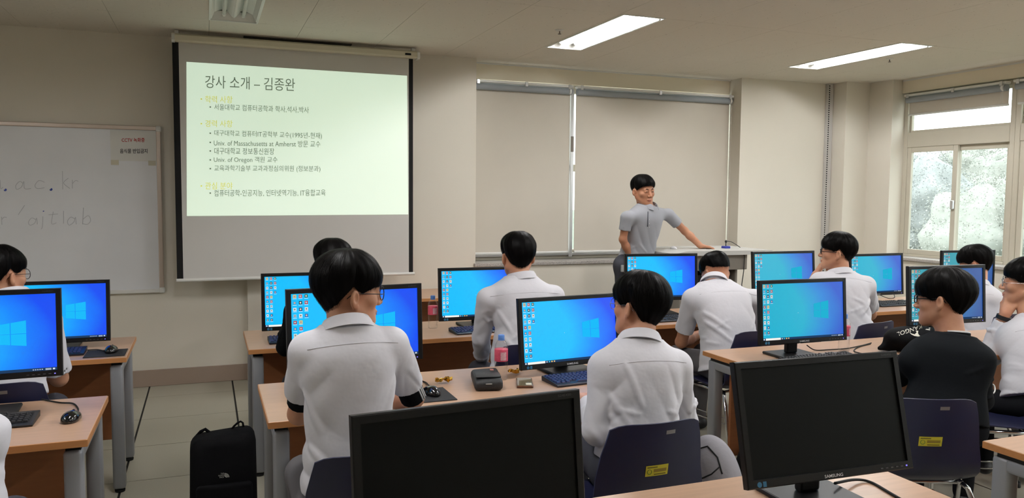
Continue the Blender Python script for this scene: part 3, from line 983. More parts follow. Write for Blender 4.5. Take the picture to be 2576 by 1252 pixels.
m_base_black = mat('stand_black', rgb(20, 20, 22), 0.42, spec=0.3)
MW, MH, BZ = 0.56, 0.335, 0.019
ICON = [  # per row: list of main colours for column 0, 1, 2
    [(232, 190, 90), (220, 80, 70), (60, 110, 70)], [(60, 170, 220), (40, 60, 60), (205, 60, 60)], [(225, 232, 238), (50, 60, 110), (240, 225, 215)],
    [(130, 200, 230), (236, 236, 236), (60, 100, 180)], [(190, 40, 50), (240, 200, 90), None], [(30, 150, 210), (215, 60, 70), None],
    [(200, 225, 215), (200, 220, 230), None], [(240, 238, 236), (236, 236, 238), None], [(240, 240, 242), (30, 70, 150), None], [(40, 160, 190), (80, 60, 110), None]]
def make_monitor(label, X, Y, Z, yaw, tilt, on=True, scr=None, mw=MW, mh=MH, brand=True, desk_z=DH, group=None, slab=True):
    """(X, Y, Z): middle of the lower front edge"""
    t = thing('monitor', label, 'monitor', (X, Y + 0.06, desk_z), radians(yaw), group)
    R = np.array([[1, 0, 0], [0, cos(radians(tilt)), sin(radians(tilt))], [0, -sin(radians(tilt)), cos(radians(tilt))]])
    h0 = Z - desk_z
    def place(p):   # local panel coords (x, depth back, height) -> thing coords
        q = np.array([p[0], p[1], p[2]])
        yy = q[1] * cos(radians(tilt)) + q[2] * sin(radians(tilt))
        zz = -q[1] * sin(radians(tilt)) + q[2] * cos(radians(tilt))
        return np.array([q[0], yy - 0.06, zz + h0])
    w = mw / 2
    # bezel: a frame of four bars
    bz = MB()
    def ring(x0, x1, z0, z1, y):
        return [(x0, y, z0), (x1, y, z0), (x1, y, z1), (x0, y, z1)]
    b = BZ
    L = [ring(-w, w, 0, mh, 0.022), ring(-w, w, 0, mh, 0.003), ring(-w + 0.003, w - 0.003, 0.003, mh - 0.003, 0.0), ring(-w + b, w - b, b + 0.004, mh - b, 0.0), ring(-w + b + 0.001, w - b - 0.001, b + 0.005, mh - b - 0.001, 0.006)]
    vs = [p for q in L for p in q]
    fs = []
    for k in range(len(L) - 1):
        for i in range(4):
            j = (i + 1) % 4
            fs.append((k * 4 + i, k * 4 + j, (k + 1) * 4 + j, (k + 1) * 4 + i))
    bz.add(vs, fs)
    bez = obj('bezel', bz.xf(place), m_black, t)
    # back shell: tapering
    bk = MB()
    L = [ring(-w, w, 0, mh, 0.022), ring(-w + 0.012, w - 0.012, 0.012, mh - 0.012, 0.034), ring(-w + 0.09, w - 0.09, 0.06, mh - 0.06, 0.055)]
    vs = [p for q in L for p in q]; fs = []
    for k in range(2):
        for i in range(4):
            j = (i + 1) % 4
            fs.append((k * 4 + j, k * 4 + i, (k + 1) * 4 + i, (k + 1) * 4 + j))
    fs.append((11, 10, 9, 8)); 
    bk.add(vs, [tuple(reversed(f)) for f in fs])
    obj('back_shell', bk.xf(place), m_black, t)
    # picture
    x0, x1, z0, z1 = -w + b, w - b, b + 0.004, mh - b
    sm = MB(); n = 1
    vs = []; uvs = []
    for i in range(n + 1):
        for j in range(n + 1):
            vs.append((x0 + (x1 - x0) * i / n, 0.0055, z0 + (z1 - z0) * j / n)); uvs.append((i / n, j / n))
    sm.add(vs, [(i * (n + 1) + j, (i + 1) * (n + 1) + j, (i + 1) * (n + 1) + j + 1, i * (n + 1) + j + 1) for i in range(n) for j in range(n)])
    fo = list(sm.f)
    s = obj('screen', sm.xf(place), (scr or m_scrA) if on else m_off, t)
    uvl = s.data.uv_layers.new(name='UVMap')
    for p in s.data.polygons:
        for li, vi in zip(p.loop_indices, p.vertices):
            uvl.data[li].uv = uvs[vi]
    def P(u, v, d=0.0050):
        return (x0 + (x1 - x0) * u, d, z0 + (z1 - z0) * v)
    if on:
        # logo: four panes in perspective, with two faint beams to the left
        lg = MB(); cols = []
        base = np.array((scr or m_scrA).node_tree.nodes['Color Ramp'].color_ramp.elements[0].color[:3])
        lt_ = tuple(np.minimum(1, base * 0.96 + 0.012)) + (1,)
        def pane(u0, u1, va0, va1, vb0, vb1, c):
            lg.add([P(u0, va0), P(u1, vb0), P(u1, vb1), P(u0, va1)], [(0, 1, 2, 3)]); cols.append(c)
        uL, uM, uR = 0.625, 0.712, 0.81
        tl, tr, bl, br, mid = 0.615, 0.665, 0.375, 0.335, 0.495
        g = 0.0026
        def lerp(a, b_, u): return a + (b_ - a) * (u - uL) / (uR - uL)
        for (ua, ub) in [(uL, uM - g), (uM + g, uR)]:
            pane(ua, ub, mid + g, lerp(tl, tr, ua), mid + g, lerp(tl, tr, ub), lt_)
            pane(ua, ub, lerp(bl, br, ua), mid - g, lerp(bl, br, ub), mid - g, lt_)
        lo = obj('desktop_logo', lg.xf(place), m_vcol, s); add_vcol(lo, cols)
        # icons
        ic = MB(); cols = []
        def rect(u0, u1, v0, v1, c, d=0.0048):
            ic.add([P(u0, v0, d), P(u1, v0, d), P(u1, v1, d), P(u0, v1, d)], [(0, 1, 2, 3)]); cols.append(rgb(*c))
        for rI, rowc in enumerate(ICON):
            v1 = 0.985 - rI * 0.0915
            for cI, c in enumerate(rowc):
                if c is None: continue
                u0 = 0.016 + cI * 0.043
                rect(u0, u0 + 0.024, v1 - 0.046, v1, c)
                rect(u0 + 0.006, u0 + 0.017, v1 - 0.034, v1 - 0.012, tuple(255 - int(q * 0.55) for q in c), 0.0046)
                rect(u0 - 0.003, u0 + 0.027, v1 - 0.060, v1 - 0.053, (205, 228, 240))
        rect(0.0, 1.0, 0.0, 0.040, (34, 62, 98))
        rect(0.036, 0.215, 0.002, 0.038, (250, 247, 240), 0.0047)
        rect(0.010, 0.024, 0.010, 0.030, (235, 240, 250), 0.0047)
        for k, c in enumerate([(190, 200, 210), (70, 190, 220), (240, 200, 110), (235, 190, 120)]):
            rect(0.226 + k * 0.026, 0.240 + k * 0.026, 0.010, 0.030, c, 0.0047)
        for k in range(5):
            rect(0.845 + k * 0.014, 0.853 + k * 0.014, 0.014, 0.026, (190, 200, 220), 0.0047)
        rect(0.925, 0.962, 0.022, 0.030, (200, 210, 225), 0.0047); rect(0.925, 0.962, 0.008, 0.016, (200, 210, 225), 0.0047)
        rect(0.972, 0.986, 0.010, 0.030, (220, 225, 235), 0.0047)
        rect(0.43, 0.434, 0.46, 0.47, (250, 250, 250), 0.0047)
        io = obj('desktop_icons', ic.xf(place), m_vcol, s); add_vcol(io, cols)
    if brand:
        tx = MB(); text_flat(tx, 'SAMSUNG', (-0.033, -0.0004, 0.0055), (1, 0, 0), (0, 0, 1), 0.062, 0.0085, 0.012)
        obj('brand_lettering', tx.xf(place), mat('silver_print', rgb(205, 205, 208), 0.5), bez)
        tx = MB(); text_flat(tx, 'S24E450', (w - 0.062, -0.0004, mh - 0.0125), (1, 0, 0), (0, 0, 1), 0.036, 0.0055, 0.0)
        obj('model_lettering', tx.xf(place), mat('grey_print', rgb(62, 63, 65), 0.5), bez)
        st = MB()
        n = 10
        st.add([(-w + 0.036 + 0.0075 * cos(2 * pi * k / n), -0.0005, 0.011 + 0.0075 * sin(2 * pi * k / n)) for k in range(n)], [tuple(range(n))])
        st.quad((-w + 0.047, -0.0005, 0.004), (-w + 0.058, -0.0005, 0.004), (-w + 0.058, -0.0005, 0.018), (-w + 0.047, -0.0005, 0.018))
        obj('energy_sticker', st.xf(place), mat('blue_sticker', rgb(44, 104, 140), 0.5), bez)
    bt = MB()
    for k in range(5):
        bt.bbox(w - 0.120 + k * 0.018, w - 0.111 + k * 0.018, -0.0016, 0.001, 0.0095, 0.0125, 0.0006, 1)
    obj('buttons', bt.xf(place), mat('button_grey', rgb(70, 70, 74), 0.4), bez)
    obj('power_light', MB().bbox(w - 0.029, w - 0.024, -0.0016, 0.001, 0.009, 0.013, 0.0006, 1).xf(place), emat('power_led', (0.25, 0.2, 1.0, 1), 1.2), bez)
    # stand
    zc = h0 + mh * 0.42
    neck = MB()
    neck.bbox(-0.035, 0.035, 0.035, 0.065, 0.015, zc, 0.008, 2)
    obj('stand_column', neck, m_black, t)
    obj('stand_head', MB().bbox(-0.055, 0.055, 0.0, 0.05, zc - 0.05, zc + 0.05, 0.008, 1), m_black, t)
    base = MB()
    base.bbox(-0.12, 0.12, -0.105, 0.135, 0.0, 0.015, 0.006, 2)
    obj('stand_base', base, m_base_black, t)
    return t
make_monitor('switched-off monitor in the foreground in front of the white-shirted pair', 0.555, 1.625, 0.778, 5.2, 7.2, on=False)
make_monitor('switched-off monitor in the foreground, tilted back at the lower right', 1.60, 1.655, 0.806, -2.0, 13.8, on=False)
make_monitor('lit monitor on the right desk with the bottle beside it', 2.935, 3.285, 0.808, -1.5, 4.4, scr=m_scrB)
make_monitor('lit monitor half hidden behind the head in black sweater', 3.945, 3.268, 0.858, -3.4, 3.8, scr=m_scrC)
make_monitor('lit monitor in front of the student with round glasses looking sideways', 0.575, 3.26, 0.862, 6.0, 3.2, mw=0.575, mh=0.328)
make_monitor('lit monitor with keyboard and gold wrapper on the middle desk', 1.628, 3.39, 0.758, 5.8, 6.9)
make_monitor('lit monitor in the far row at the left end of the middle desk', 0.573, 4.755, 0.769, -0.5, 4.8)
make_monitor('lit monitor in the far row by the first water bottle', 1.638, 4.745, 0.773, -1.2, 4.4)
make_monitor('lit monitor in front of the lecturer and lectern', 3.05, 4.862, 0.824, -8.0, 3.6)
make_monitor('lit monitor in the far row behind the chin-resting student', 4.085, 4.80, 0.828, -3.0, 4.9, scr=m_scrB)
make_monitor('lit monitor in the far row right of the chin-resting student', 5.01, 4.81, 0.79, 0.0, 4.2, scr=m_scrB)
make_monitor('lit monitor before the bright window at the far right', 5.97, 4.775, 0.803, -5.2, 1.0, scr=m_scrC)
make_monitor('lit monitor on the far left desk below the whiteboard', -0.778, 4.785, 0.757, 0.0, 5.0)
make_monitor('lit monitor cut off at the left photo edge', -0.803, 3.385, 0.87, 3.4, 4.1)
# ================================================================== PEOPLE: soft-blended solids turned into one mesh
def nrm(v):
    v = np.array(v, float)
    return v / (np.linalg.norm(v) + 1e-12)

class Solid:
    """a field of smoothly united solids, meshed as one continuous surface"""
    def __init__(s, h):
        s.h = h; s.ops = []
    # --- primitives: each is (kind, lo, hi, fn, k)
    def cone(s, a, b, ra, rb, k=0.015, flat=None, fs=1.0, sub=False, clip=None, hollow=0.0, wr=0):
        a, b = np.array(a, float), np.array(b, float)
        ab = b - a; L2 = ab @ ab + 1e-12
        R = max(ra, rb) * max(1.0, fs)
        lo, hi = np.minimum(a, b) - R, np.maximum(a, b) + R
        fl = None if flat is None else nrm(flat)
        def fn(P):
            d = P - a.astype(np.float32)
            t = np.clip((d @ (ab / L2).astype(np.float32)), 0, 1)
            q = d - t[..., None] * ab.astype(np.float32)
            if fl is not None:
                c = q @ fl.astype(np.float32)
                q = q + (c * (1.0 / fs - 1.0))[..., None] * fl.astype(np.float32)
            out = np.sqrt((q * q).sum(-1)) - (ra + (rb - ra) * t)
            if wr:
                w = t * sqrt(L2); e1 = q[..., 0] * 60 + q[..., 2] * 45 + wr
                out = out - 0.0035 * (np.abs(np.sin(26 * w + 1.5 * np.sin(e1) + wr)) - 0.6) - 0.0025 * np.sin(e1 + 20 * w)
            if clip is not None:
                pl = (P - np.array(clip[0], np.float32)) @ nrm(clip[1]).astype(np.float32)
                if hollow:
                    inner = np.sqrt((q * q).sum(-1)) - hollow
                    out = np.maximum(out, np.minimum(-inner, 1.0) * (pl > -0.03) - 1.0 * (pl <= -0.03))
                out = np.maximum(out, pl)
            return out
        s.ops.append((lo, hi, fn, k, sub)); return s
    def ell(s, c, r, R=None, k=0.012, sub=False):
        c, r = np.array(c, float), np.array(r, float)
        R = np.eye(3) if R is None else R
        e = np.abs(R) @ r
        Rt = R.astype(np.float32)
        def fn(P):
            q = (P - c.astype(np.float32)) @ Rt
            k0 = np.sqrt(((q / r.astype(np.float32)) ** 2).sum(-1))
            k1 = np.sqrt(((q / (r * r).astype(np.float32)) ** 2).sum(-1)) + 1e-6
            return k0 * (k0 - 1) / k1
        s.ops.append((c - e, c + e, fn, k, sub)); return s
    def torso(s, P0, P1, side, prof, bend=(0, 0, 0), k=0.03, p=2.4, wr=0):
        """P0 pelvis, P1 neck base; prof: rows (t, half width, half depth)"""
        P0, P1 = np.array(P0, float), np.array(P1, float)
        ax = P1 - P0; L = np.linalg.norm(ax); ax = ax / L
        sd = nrm(np.array(side) - ax * (np.array(side) @ ax))
        dp = np.cross(ax, sd)
        bend = np.array(bend, float)
        ts = np.array([q[0] for q in prof]); aw = np.array([q[1] for q in prof]); bw = np.array([q[2] for q in prof])
        tf = np.linspace(-0.3, 1.3, 321); kr = np.exp(-0.5 * (np.arange(-24, 25) / 9.0) ** 2); kr /= kr.sum()
        af = np.convolve(np.interp(tf, ts, aw), kr, 'same'); bf = np.convolve(np.interp(tf, ts, bw), kr, 'same')
        sel = (tf > -0.1) & (tf < 1.1); ts, aw, bw = tf[sel], af[sel], bf[sel]
        W = aw.max() + 0.02
        mids = [P0, P1, P0 + bend + ax * L * 0.5]
        lo, hi = np.min(mids, 0) - W, np.max(mids, 0) + W
        def fn(P):
            d = P - P0.astype(np.float32)
            t = (d @ ax.astype(np.float32)) / L
            tc = np.clip(t, 0, 1)
            d = d - (4 * tc * (1 - tc))[..., None] * bend.astype(np.float32)
            a = np.interp(tc, ts, aw).astype(np.float32); b = np.interp(tc, ts, bw).astype(np.float32)
            x = np.abs(d @ sd.astype(np.float32)) / a; y = np.abs(d @ dp.astype(np.float32)) / b
            r = (x ** p + y ** p) ** (1 / p)
            out = (r - 1) * np.minimum(a, b)
            if wr:
                u = d @ sd.astype(np.float32); w = t * L
                ph_ = wr * 7.3
                q1 = np.abs(np.sin(24 * w + 19 * u + ph_ + 2.2 * np.sin(9 * u + ph_) + 1.5 * np.sin(7 * w)))
                q2 = np.abs(np.sin(21 * w - 26 * u + 2 * ph_ + 1.8 * np.sin(8 * w + ph_)))
                m1 = 0.55 + 0.45 * np.sin(7 * u + 6 * w + ph_); m2 = 0.55 + 0.45 * np.sin(9 * w - 5 * u + 2 * ph_)
                side_ = np.clip(np.abs(u) / 0.10, 0.35, 1.0)
                amp = np.clip((0.86 - t) * 4, 0.0, 1) * side_
                out = out - amp * (0.0070 * (q1 - 0.7) * m1 + 0.0065 * (q2 - 0.7) * m2)
            end = np.maximum(t - 1, -t) * L
            return np.maximum(out, end)
        s.ops.append((lo, hi, fn, k, False))
        def surf(t, ang):
            a, b = np.interp(t, ts, aw), np.interp(t, ts, bw)
            c, n = cos(ang), sin(ang)
            a, b = a - 0.005, b - 0.005
            x = a * np.sign(c) * abs(c) ** (2 / p); y = b * np.sign(n) * abs(n) ** (2 / p)
            return P0 + ax * L * t + bend * 4 * t * (1 - t) + sd * x + dp * y
        return surf
    def cut(s, pt, n, reach=0.09):
        """remove what lies beyond the plane through pt with normal n (only near pt)"""
        pt, n = np.array(pt, float), nrm(n)
        c = pt + n * reach
        def fn(P):
            d = (P - pt.astype(np.float32))
            pl = d @ n.astype(np.float32)
            r = np.sqrt(((d - pl[..., None] * n.astype(np.float32)) ** 2).sum(-1)) - reach
            return np.maximum(-pl, np.maximum(r, pl - 2 * reach))
        s.ops.append((c - reach * 1.6, c + reach * 1.6, fn, 0.002, True)); return s
    def mesh(s):
        h = s.h
        pos = [o for o in s.ops if not o[4]]
        lo = np.min([o[0] for o in pos], 0) - 4 * h
        hi = np.max([o[1] for o in pos], 0) + 4 * h
        n = np.ceil((hi - lo) / h).astype(int) + 1
        F = np.full(n, 0.08, np.float32)
        ax = [(lo[i] + h * np.arange(n[i])).astype(np.float32) for i in range(3)]
        for (a, b, fn, k, sub) in s.ops:
            m = 0.02 + k
            i0 = np.clip(np.floor((a - m - lo) / h).astype(int), 0, n - 1)
            i1 = np.clip(np.ceil((b + m - lo) / h).astype(int) + 1, 1, n)
            if (i1 <= i0).any():
                continue
            sl = tuple(slice(i0[q], i1[q]) for q in range(3))
            P = np.stack(np.meshgrid(ax[0][sl[0]], ax[1][sl[1]], ax[2][sl[2]], indexing='ij'), -1)
            d = fn(P).astype(np.float32)
            f = F[sl]
            if sub:
                d = -d
                hh = np.clip(0.5 - 0.5 * (d - f) / k * -1, 0, 1)
                hh = np.clip(0.5 + 0.5 * (d - f) / k, 0, 1)
                F[sl] = f + (d - f) * hh + k * hh * (1 - hh)
            else:
                hh = np.clip(0.5 + 0.5 * (f - d) / k, 0, 1)
                F[sl] = f + (d - f) * hh - k * hh * (1 - hh)
        return surface_nets(F, lo, h)

def surface_nets(F, lo, h):
    S = F < 0
    c = [S[i:S.shape[0] - 1 + i, j:S.shape[1] - 1 + j, k:S.shape[2] - 1 + k] for i in (0, 1) for j in (0, 1) for k in (0, 1)]
    anyv = c[0].copy(); allv = c[0].copy()
    for q in c[1:]:
        anyv |= q; allv &= q
    act = anyv & ~allv
    idx = np.argwhere(act)
    vid = np.full(act.shape, -1, np.int32)
    vid[act] = np.arange(len(idx))
    corners = [(i, j, k) for i in (0, 1) for j in (0, 1) for k in (0, 1)]
    val = np.stack([F[idx[:, 0] + i, idx[:, 1] + j, idx[:, 2] + k] for i, j, k in corners], 1)
    acc = np.zeros((len(idx), 3)); cnt = np.zeros(len(idx))
    for a in range(8):
        for b in range(a + 1, 8):
            if sum(abs(corners[a][q] - corners[b][q]) for q in range(3)) != 1:
                continue
            va, vb = val[:, a], val[:, b]
            x = (va < 0) != (vb < 0)
            t = np.where(x, va / np.where(x, va - vb, 1), 0)
            p = np.array(corners[a]) + t[:, None] * (np.array(corners[b]) - np.array(corners[a]))
            acc += np.where(x[:, None], p, 0); cnt += x
    V = lo + h * (idx + acc / cnt[:, None])
    Q = []
    for axx in range(3):
        s0 = [slice(None)] * 3; s1 = [slice(None)] * 3
        s0[axx] = slice(0, -1); s1[axx] = slice(1, None)
        x = S[tuple(s0)] != S[tuple(s1)]
        e = np.argwhere(x)
        u, w = (axx + 1) % 3, (axx + 2) % 3
        e = e[(e[:, u] > 0) & (e[:, w] > 0) & (e[:, u] < S.shape[u] - 1) & (e[:, w] < S.shape[w] - 1)]
        def cell(du, dw):
            q = e.copy(); q[:, u] -= du; q[:, w] -= dw
            return vid[q[:, 0], q[:, 1], q[:, 2]]
        quad = np.stack([cell(1, 1), cell(0, 1), cell(0, 0), cell(1, 0)], 1)
        ins = S[e[:, 0], e[:, 1], e[:, 2]]
        quad[~ins] = quad[~ins][:, ::-1]
        Q.append(quad)
    Q = np.concatenate(Q)
    Q = Q[(Q >= 0).all(1)]
    return V, Q

def np_obj(name, V, Q, m, parent, origin, smooth=True):
    me = bpy.data.meshes.new(name)
    V = np.asarray(V, np.float32) - np.array(origin, np.float32)
    me.vertices.add(len(V)); me.vertices.foreach_set('co', V.ravel())
    me.loops.add(Q.size); me.loops.foreach_set('vertex_index', Q.astype(np.int32).ravel())
    me.polygons.add(len(Q))
    me.polygons.foreach_set('loop_start', np.arange(0, Q.size, 4, dtype=np.int32))
    me.polygons.foreach_set('loop_total', np.full(len(Q), 4, np.int32))
    me.polygons.foreach_set('use_smooth', np.full(len(Q), smooth))
    me.update(calc_edges=True); me.validate()
    me.materials.append(m)
    o = bpy.data.objects.new(name, me)
    COL.objects.link(o); o.parent = parent
    return o

# --- materials for people
m_skin = mat('skin', rgb(198, 148, 118), 0.5, var=0.12, vscale=14, bump=0.03, bscale=220, var_col=rgb(186, 130, 102))
m_skin2 = mat('skin_tan', rgb(184, 132, 102), 0.5, var=0.12, vscale=14, bump=0.03, bscale=220, var_col=rgb(170, 114, 86))
m_lip = mat('lip', rgb(168, 98, 86), 0.45)
m_eye = mat('eye_dark', rgb(22, 16, 14), 0.15)
m_eyew = mat('eye_white', rgb(214, 204, 198), 0.25)
def cloth(name, c, bump=0.25, scale=9, rough=0.9, sheen=0.0, spec=0.2):
    return mat(name, c, rough, bump=bump, bscale=scale, sheen=sheen, spec=spec)
m_shirt = cloth('white_cotton', rgb(213, 212, 218), 0.5, 11)
m_polo = cloth('grey_knit', rgb(156, 158, 164), 0.12, 16)
m_blk = cloth('black_sweater', rgb(17, 19, 22), 0.2, 14, spec=0.1)
m_tee = cloth('black_cotton', rgb(15, 16, 18), 0.15, 14, spec=0.1)
m_trs = cloth('charcoal_trousers', rgb(56, 57, 64), 0.2, 12)
m_trg = cloth('grey_trousers', rgb(92, 90, 92), 0.2, 12)
m_trk = cloth('black_trousers', rgb(20, 21, 24), 0.2, 12, spec=0.1)
m_shoe = mat('shoe', rgb(34, 34, 36), 0.5)
def hair_material():
    m = bpy.data.materials.new('black_hair')
    m.use_nodes = True
    nt = m.node_tree
    b = nt.nodes['Principled BSDF']
    b.inputs['Base Color'].default_value = (0.0045, 0.004, 0.004, 1)
    b.inputs['Roughness'].default_value = 0.42
    b.inputs['Specular IOR Level'].default_value = 0.055
    uv = nt.nodes.new('ShaderNodeUVMap')
    mp = nt.nodes.new('ShaderNodeMapping'); mp.inputs['Scale'].default_value = (90, 2.2, 1)
    no = nt.nodes.new('ShaderNodeTexNoise'); no.inputs['Scale'].default_value = 1.0; no.inputs['Detail'].default_value = 3
    nt.links.new(uv.outputs['UV'], mp.inputs['Vector']); nt.links.new(mp.outputs['Vector'], no.inputs['Vector'])
    bp = nt.nodes.new('ShaderNodeBump'); bp.inputs['Strength'].default_value = 0.35; bp.inputs['Distance'].default_value = 0.004
    nt.links.new(no.outputs['Fac'], bp.inputs['Height']); nt.links.new(bp.outputs['Normal'], b.inputs['Normal'])
    return m
m_hair = hair_material()

def head_frame(yaw, pitch=0.0, roll=0.0):
    """columns: right, face direction, up.  yaw 0 looks towards the screen wall, positive turns right"""
    y, p, r = radians(yaw), radians(pitch), radians(roll)
    f = np.array([sin(y) * cos(p), cos(y) * cos(p), sin(p)])
    rt = np.array([cos(y), -sin(y), 0.0])
    up = np.cross(rt, f)
    rt2 = rt * cos(r) - up * sin(r); up2 = rt * sin(r) + up * cos(r)
    return np.stack([rt2, f, up2], 1)

def add_head(S, c, R, sc=1.0, jaw=1.0):
    def T(p): return np.array(c) + R @ (np.array(p, float) * sc)
    def E(p, r, k, sub=False, rot=None): S.ell(T(p), np.array(r) * sc, R if rot is None else R @ rot, k * sc, sub)
    E((0, -0.014, 0.030), (0.075, 0.094, 0.086), 0.01)                # skull
    E((0, 0.030, -0.022), (0.064, 0.062, 0.084), 0.03)                # face mass
    E((0, 0.044, -0.074), (0.045 * jaw, 0.040, 0.036), 0.025)         # jaw
    E((0, 0.074, -0.098), (0.020, 0.018, 0.015), 0.018)               # chin
    for q in (-1, 1):
        S.cone(T((q * 0.054 * jaw, 0.0, -0.050)), T((q * 0.020, 0.066, -0.094)), 0.020 * sc, 0.016 * sc, 0.03 * sc)   # jaw line
        E((q * 0.044, 0.060, -0.022), (0.020, 0.018, 0.017), 0.022)   # cheek bone
        E((q * 0.031, 0.094, 0.004), (0.017, 0.014, 0.011), 0.012, True)   # eye socket
        E((q * 0.031, 0.080, 0.002), (0.0155, 0.0125, 0.0085), 0.006)       # lid
    S.cone(T((-0.038, 0.076, 0.020)), T((0.038, 0.076, 0.020)), 0.011 * sc, 0.011 * sc, 0.016 * sc)   # brow
    S.cone(T((0, 0.086, 0.006)), T((0, 0.107, -0.032)), 0.0075 * sc, 0.0115 * sc, 0.010 * sc)           # nose ridge
    for q in (-1, 1):
        E((q * 0.012, 0.098, -0.036), (0.0085, 0.010, 0.0075), 0.006)
    E((0, 0.090, -0.062), (0.022, 0.0085, 0.0062), 0.007)             # upper lip
    E((0, 0.0875, -0.074), (0.018, 0.0085, 0.0065), 0.006)            # lower lip
    for q in (-1, 1):                                                  # ear
        th = radians(26) * q
        ro = np.array([[cos(th), -sin(th), 0], [sin(th), cos(th), 0], [0, 0, 1]])
        E((q * 0.083, -0.010, -0.008), (0.0095, 0.0175, 0.030), 0.006, False, ro)
        E((q * 0.0945, -0.004, -0.004), (0.0125, 0.0105, 0.0195), 0.003, True, ro)
        E((q * 0.0765, -0.002, -0.036), (0.006, 0.009, 0.010), 0.006)
    return T

def add_hand(S, wrist, d, n, side, curl=(20, 30, 20), spread=6, thumb=(35, 25), sc=1.0, k=0.004, tcurl=20):
    """d: direction of the fingers, n: out of the back of the hand, side: +1 thumb on the +x side of (d, n) frame"""
    d = nrm(d); n = nrm(np.array(n) - d * (np.array(n) @ d)); x = np.cross(d, n) * side     # x points to the thumb side
    W = np.array(wrist, float)
    def P(a, b, c): return W + (x * a + d * b + n * c) * sc
    # palm
    for a in (-0.026, -0.009, 0.009, 0.026):
        S.cone(P(a * 0.62, 0.012, 0), P(a, 0.082 - abs(a) * 0.25, 0), 0.0135 * sc, 0.0115 * sc, 0.010 * sc)
    S.cone(P(0, -0.01, 0), P(0, 0.03, 0), 0.020 * sc, 0.018 * sc, 0.015 * sc, flat=n, fs=0.75)
    lens = [(0.026, 0.040, 0.024, 0.019), (0.009, 0.044, 0.028, 0.021), (-0.009, 0.041, 0.026, 0.020), (-0.026, 0.032, 0.020, 0.017)]
    for q, (a, l1, l2, l3) in enumerate(lens):
        base = P(a, 0.084 - abs(a) * 0.25, 0)
        an = radians(spread * (1.5 - q) / 1.5)
        f = nrm(d * cos(an) + x * sin(an)); nn = n
        p = base; ang = 0.0
        for (l, c, r0, r1) in ((l1, curl[0], 0.0098, 0.0090), (l2, curl[1], 0.0088, 0.0080), (l3, curl[2], 0.0078, 0.0066)):
            ang += radians(c)
            dirv = f * cos(ang) - nn * sin(ang)
            e = p + dirv * l * sc
            S.cone(p, e, r0 * sc, r1 * sc, k * sc)
            p = e
    # thumb leaves the side of the palm near its base
    b0 = P(0.020, 0.020, -0.004)
    a1 = radians(thumb[0]); 
    f = nrm(d * cos(a1) + x * sin(a1) - n * sin(radians(tcurl)))
    b1 = b0 + f * 0.044 * sc
    S.cone(b0, b1, 0.0150 * sc, 0.0110 * sc, 0.008 * sc)
    a2 = a1 - radians(thumb[1]); f2 = nrm(d * cos(a2) + x * sin(a2) - n * sin(radians(tcurl)))
    b2 = b1 + f2 * 0.031 * sc
    S.cone(b1, b2, 0.0108 * sc, 0.0096 * sc, k * sc)
    f3 = nrm(f2 - n * 0.3 * sin(radians(tcurl + 10)))
    S.cone(b2, b2 + f3 * 0.024 * sc, 0.0094 * sc, 0.0078 * sc, k * sc)

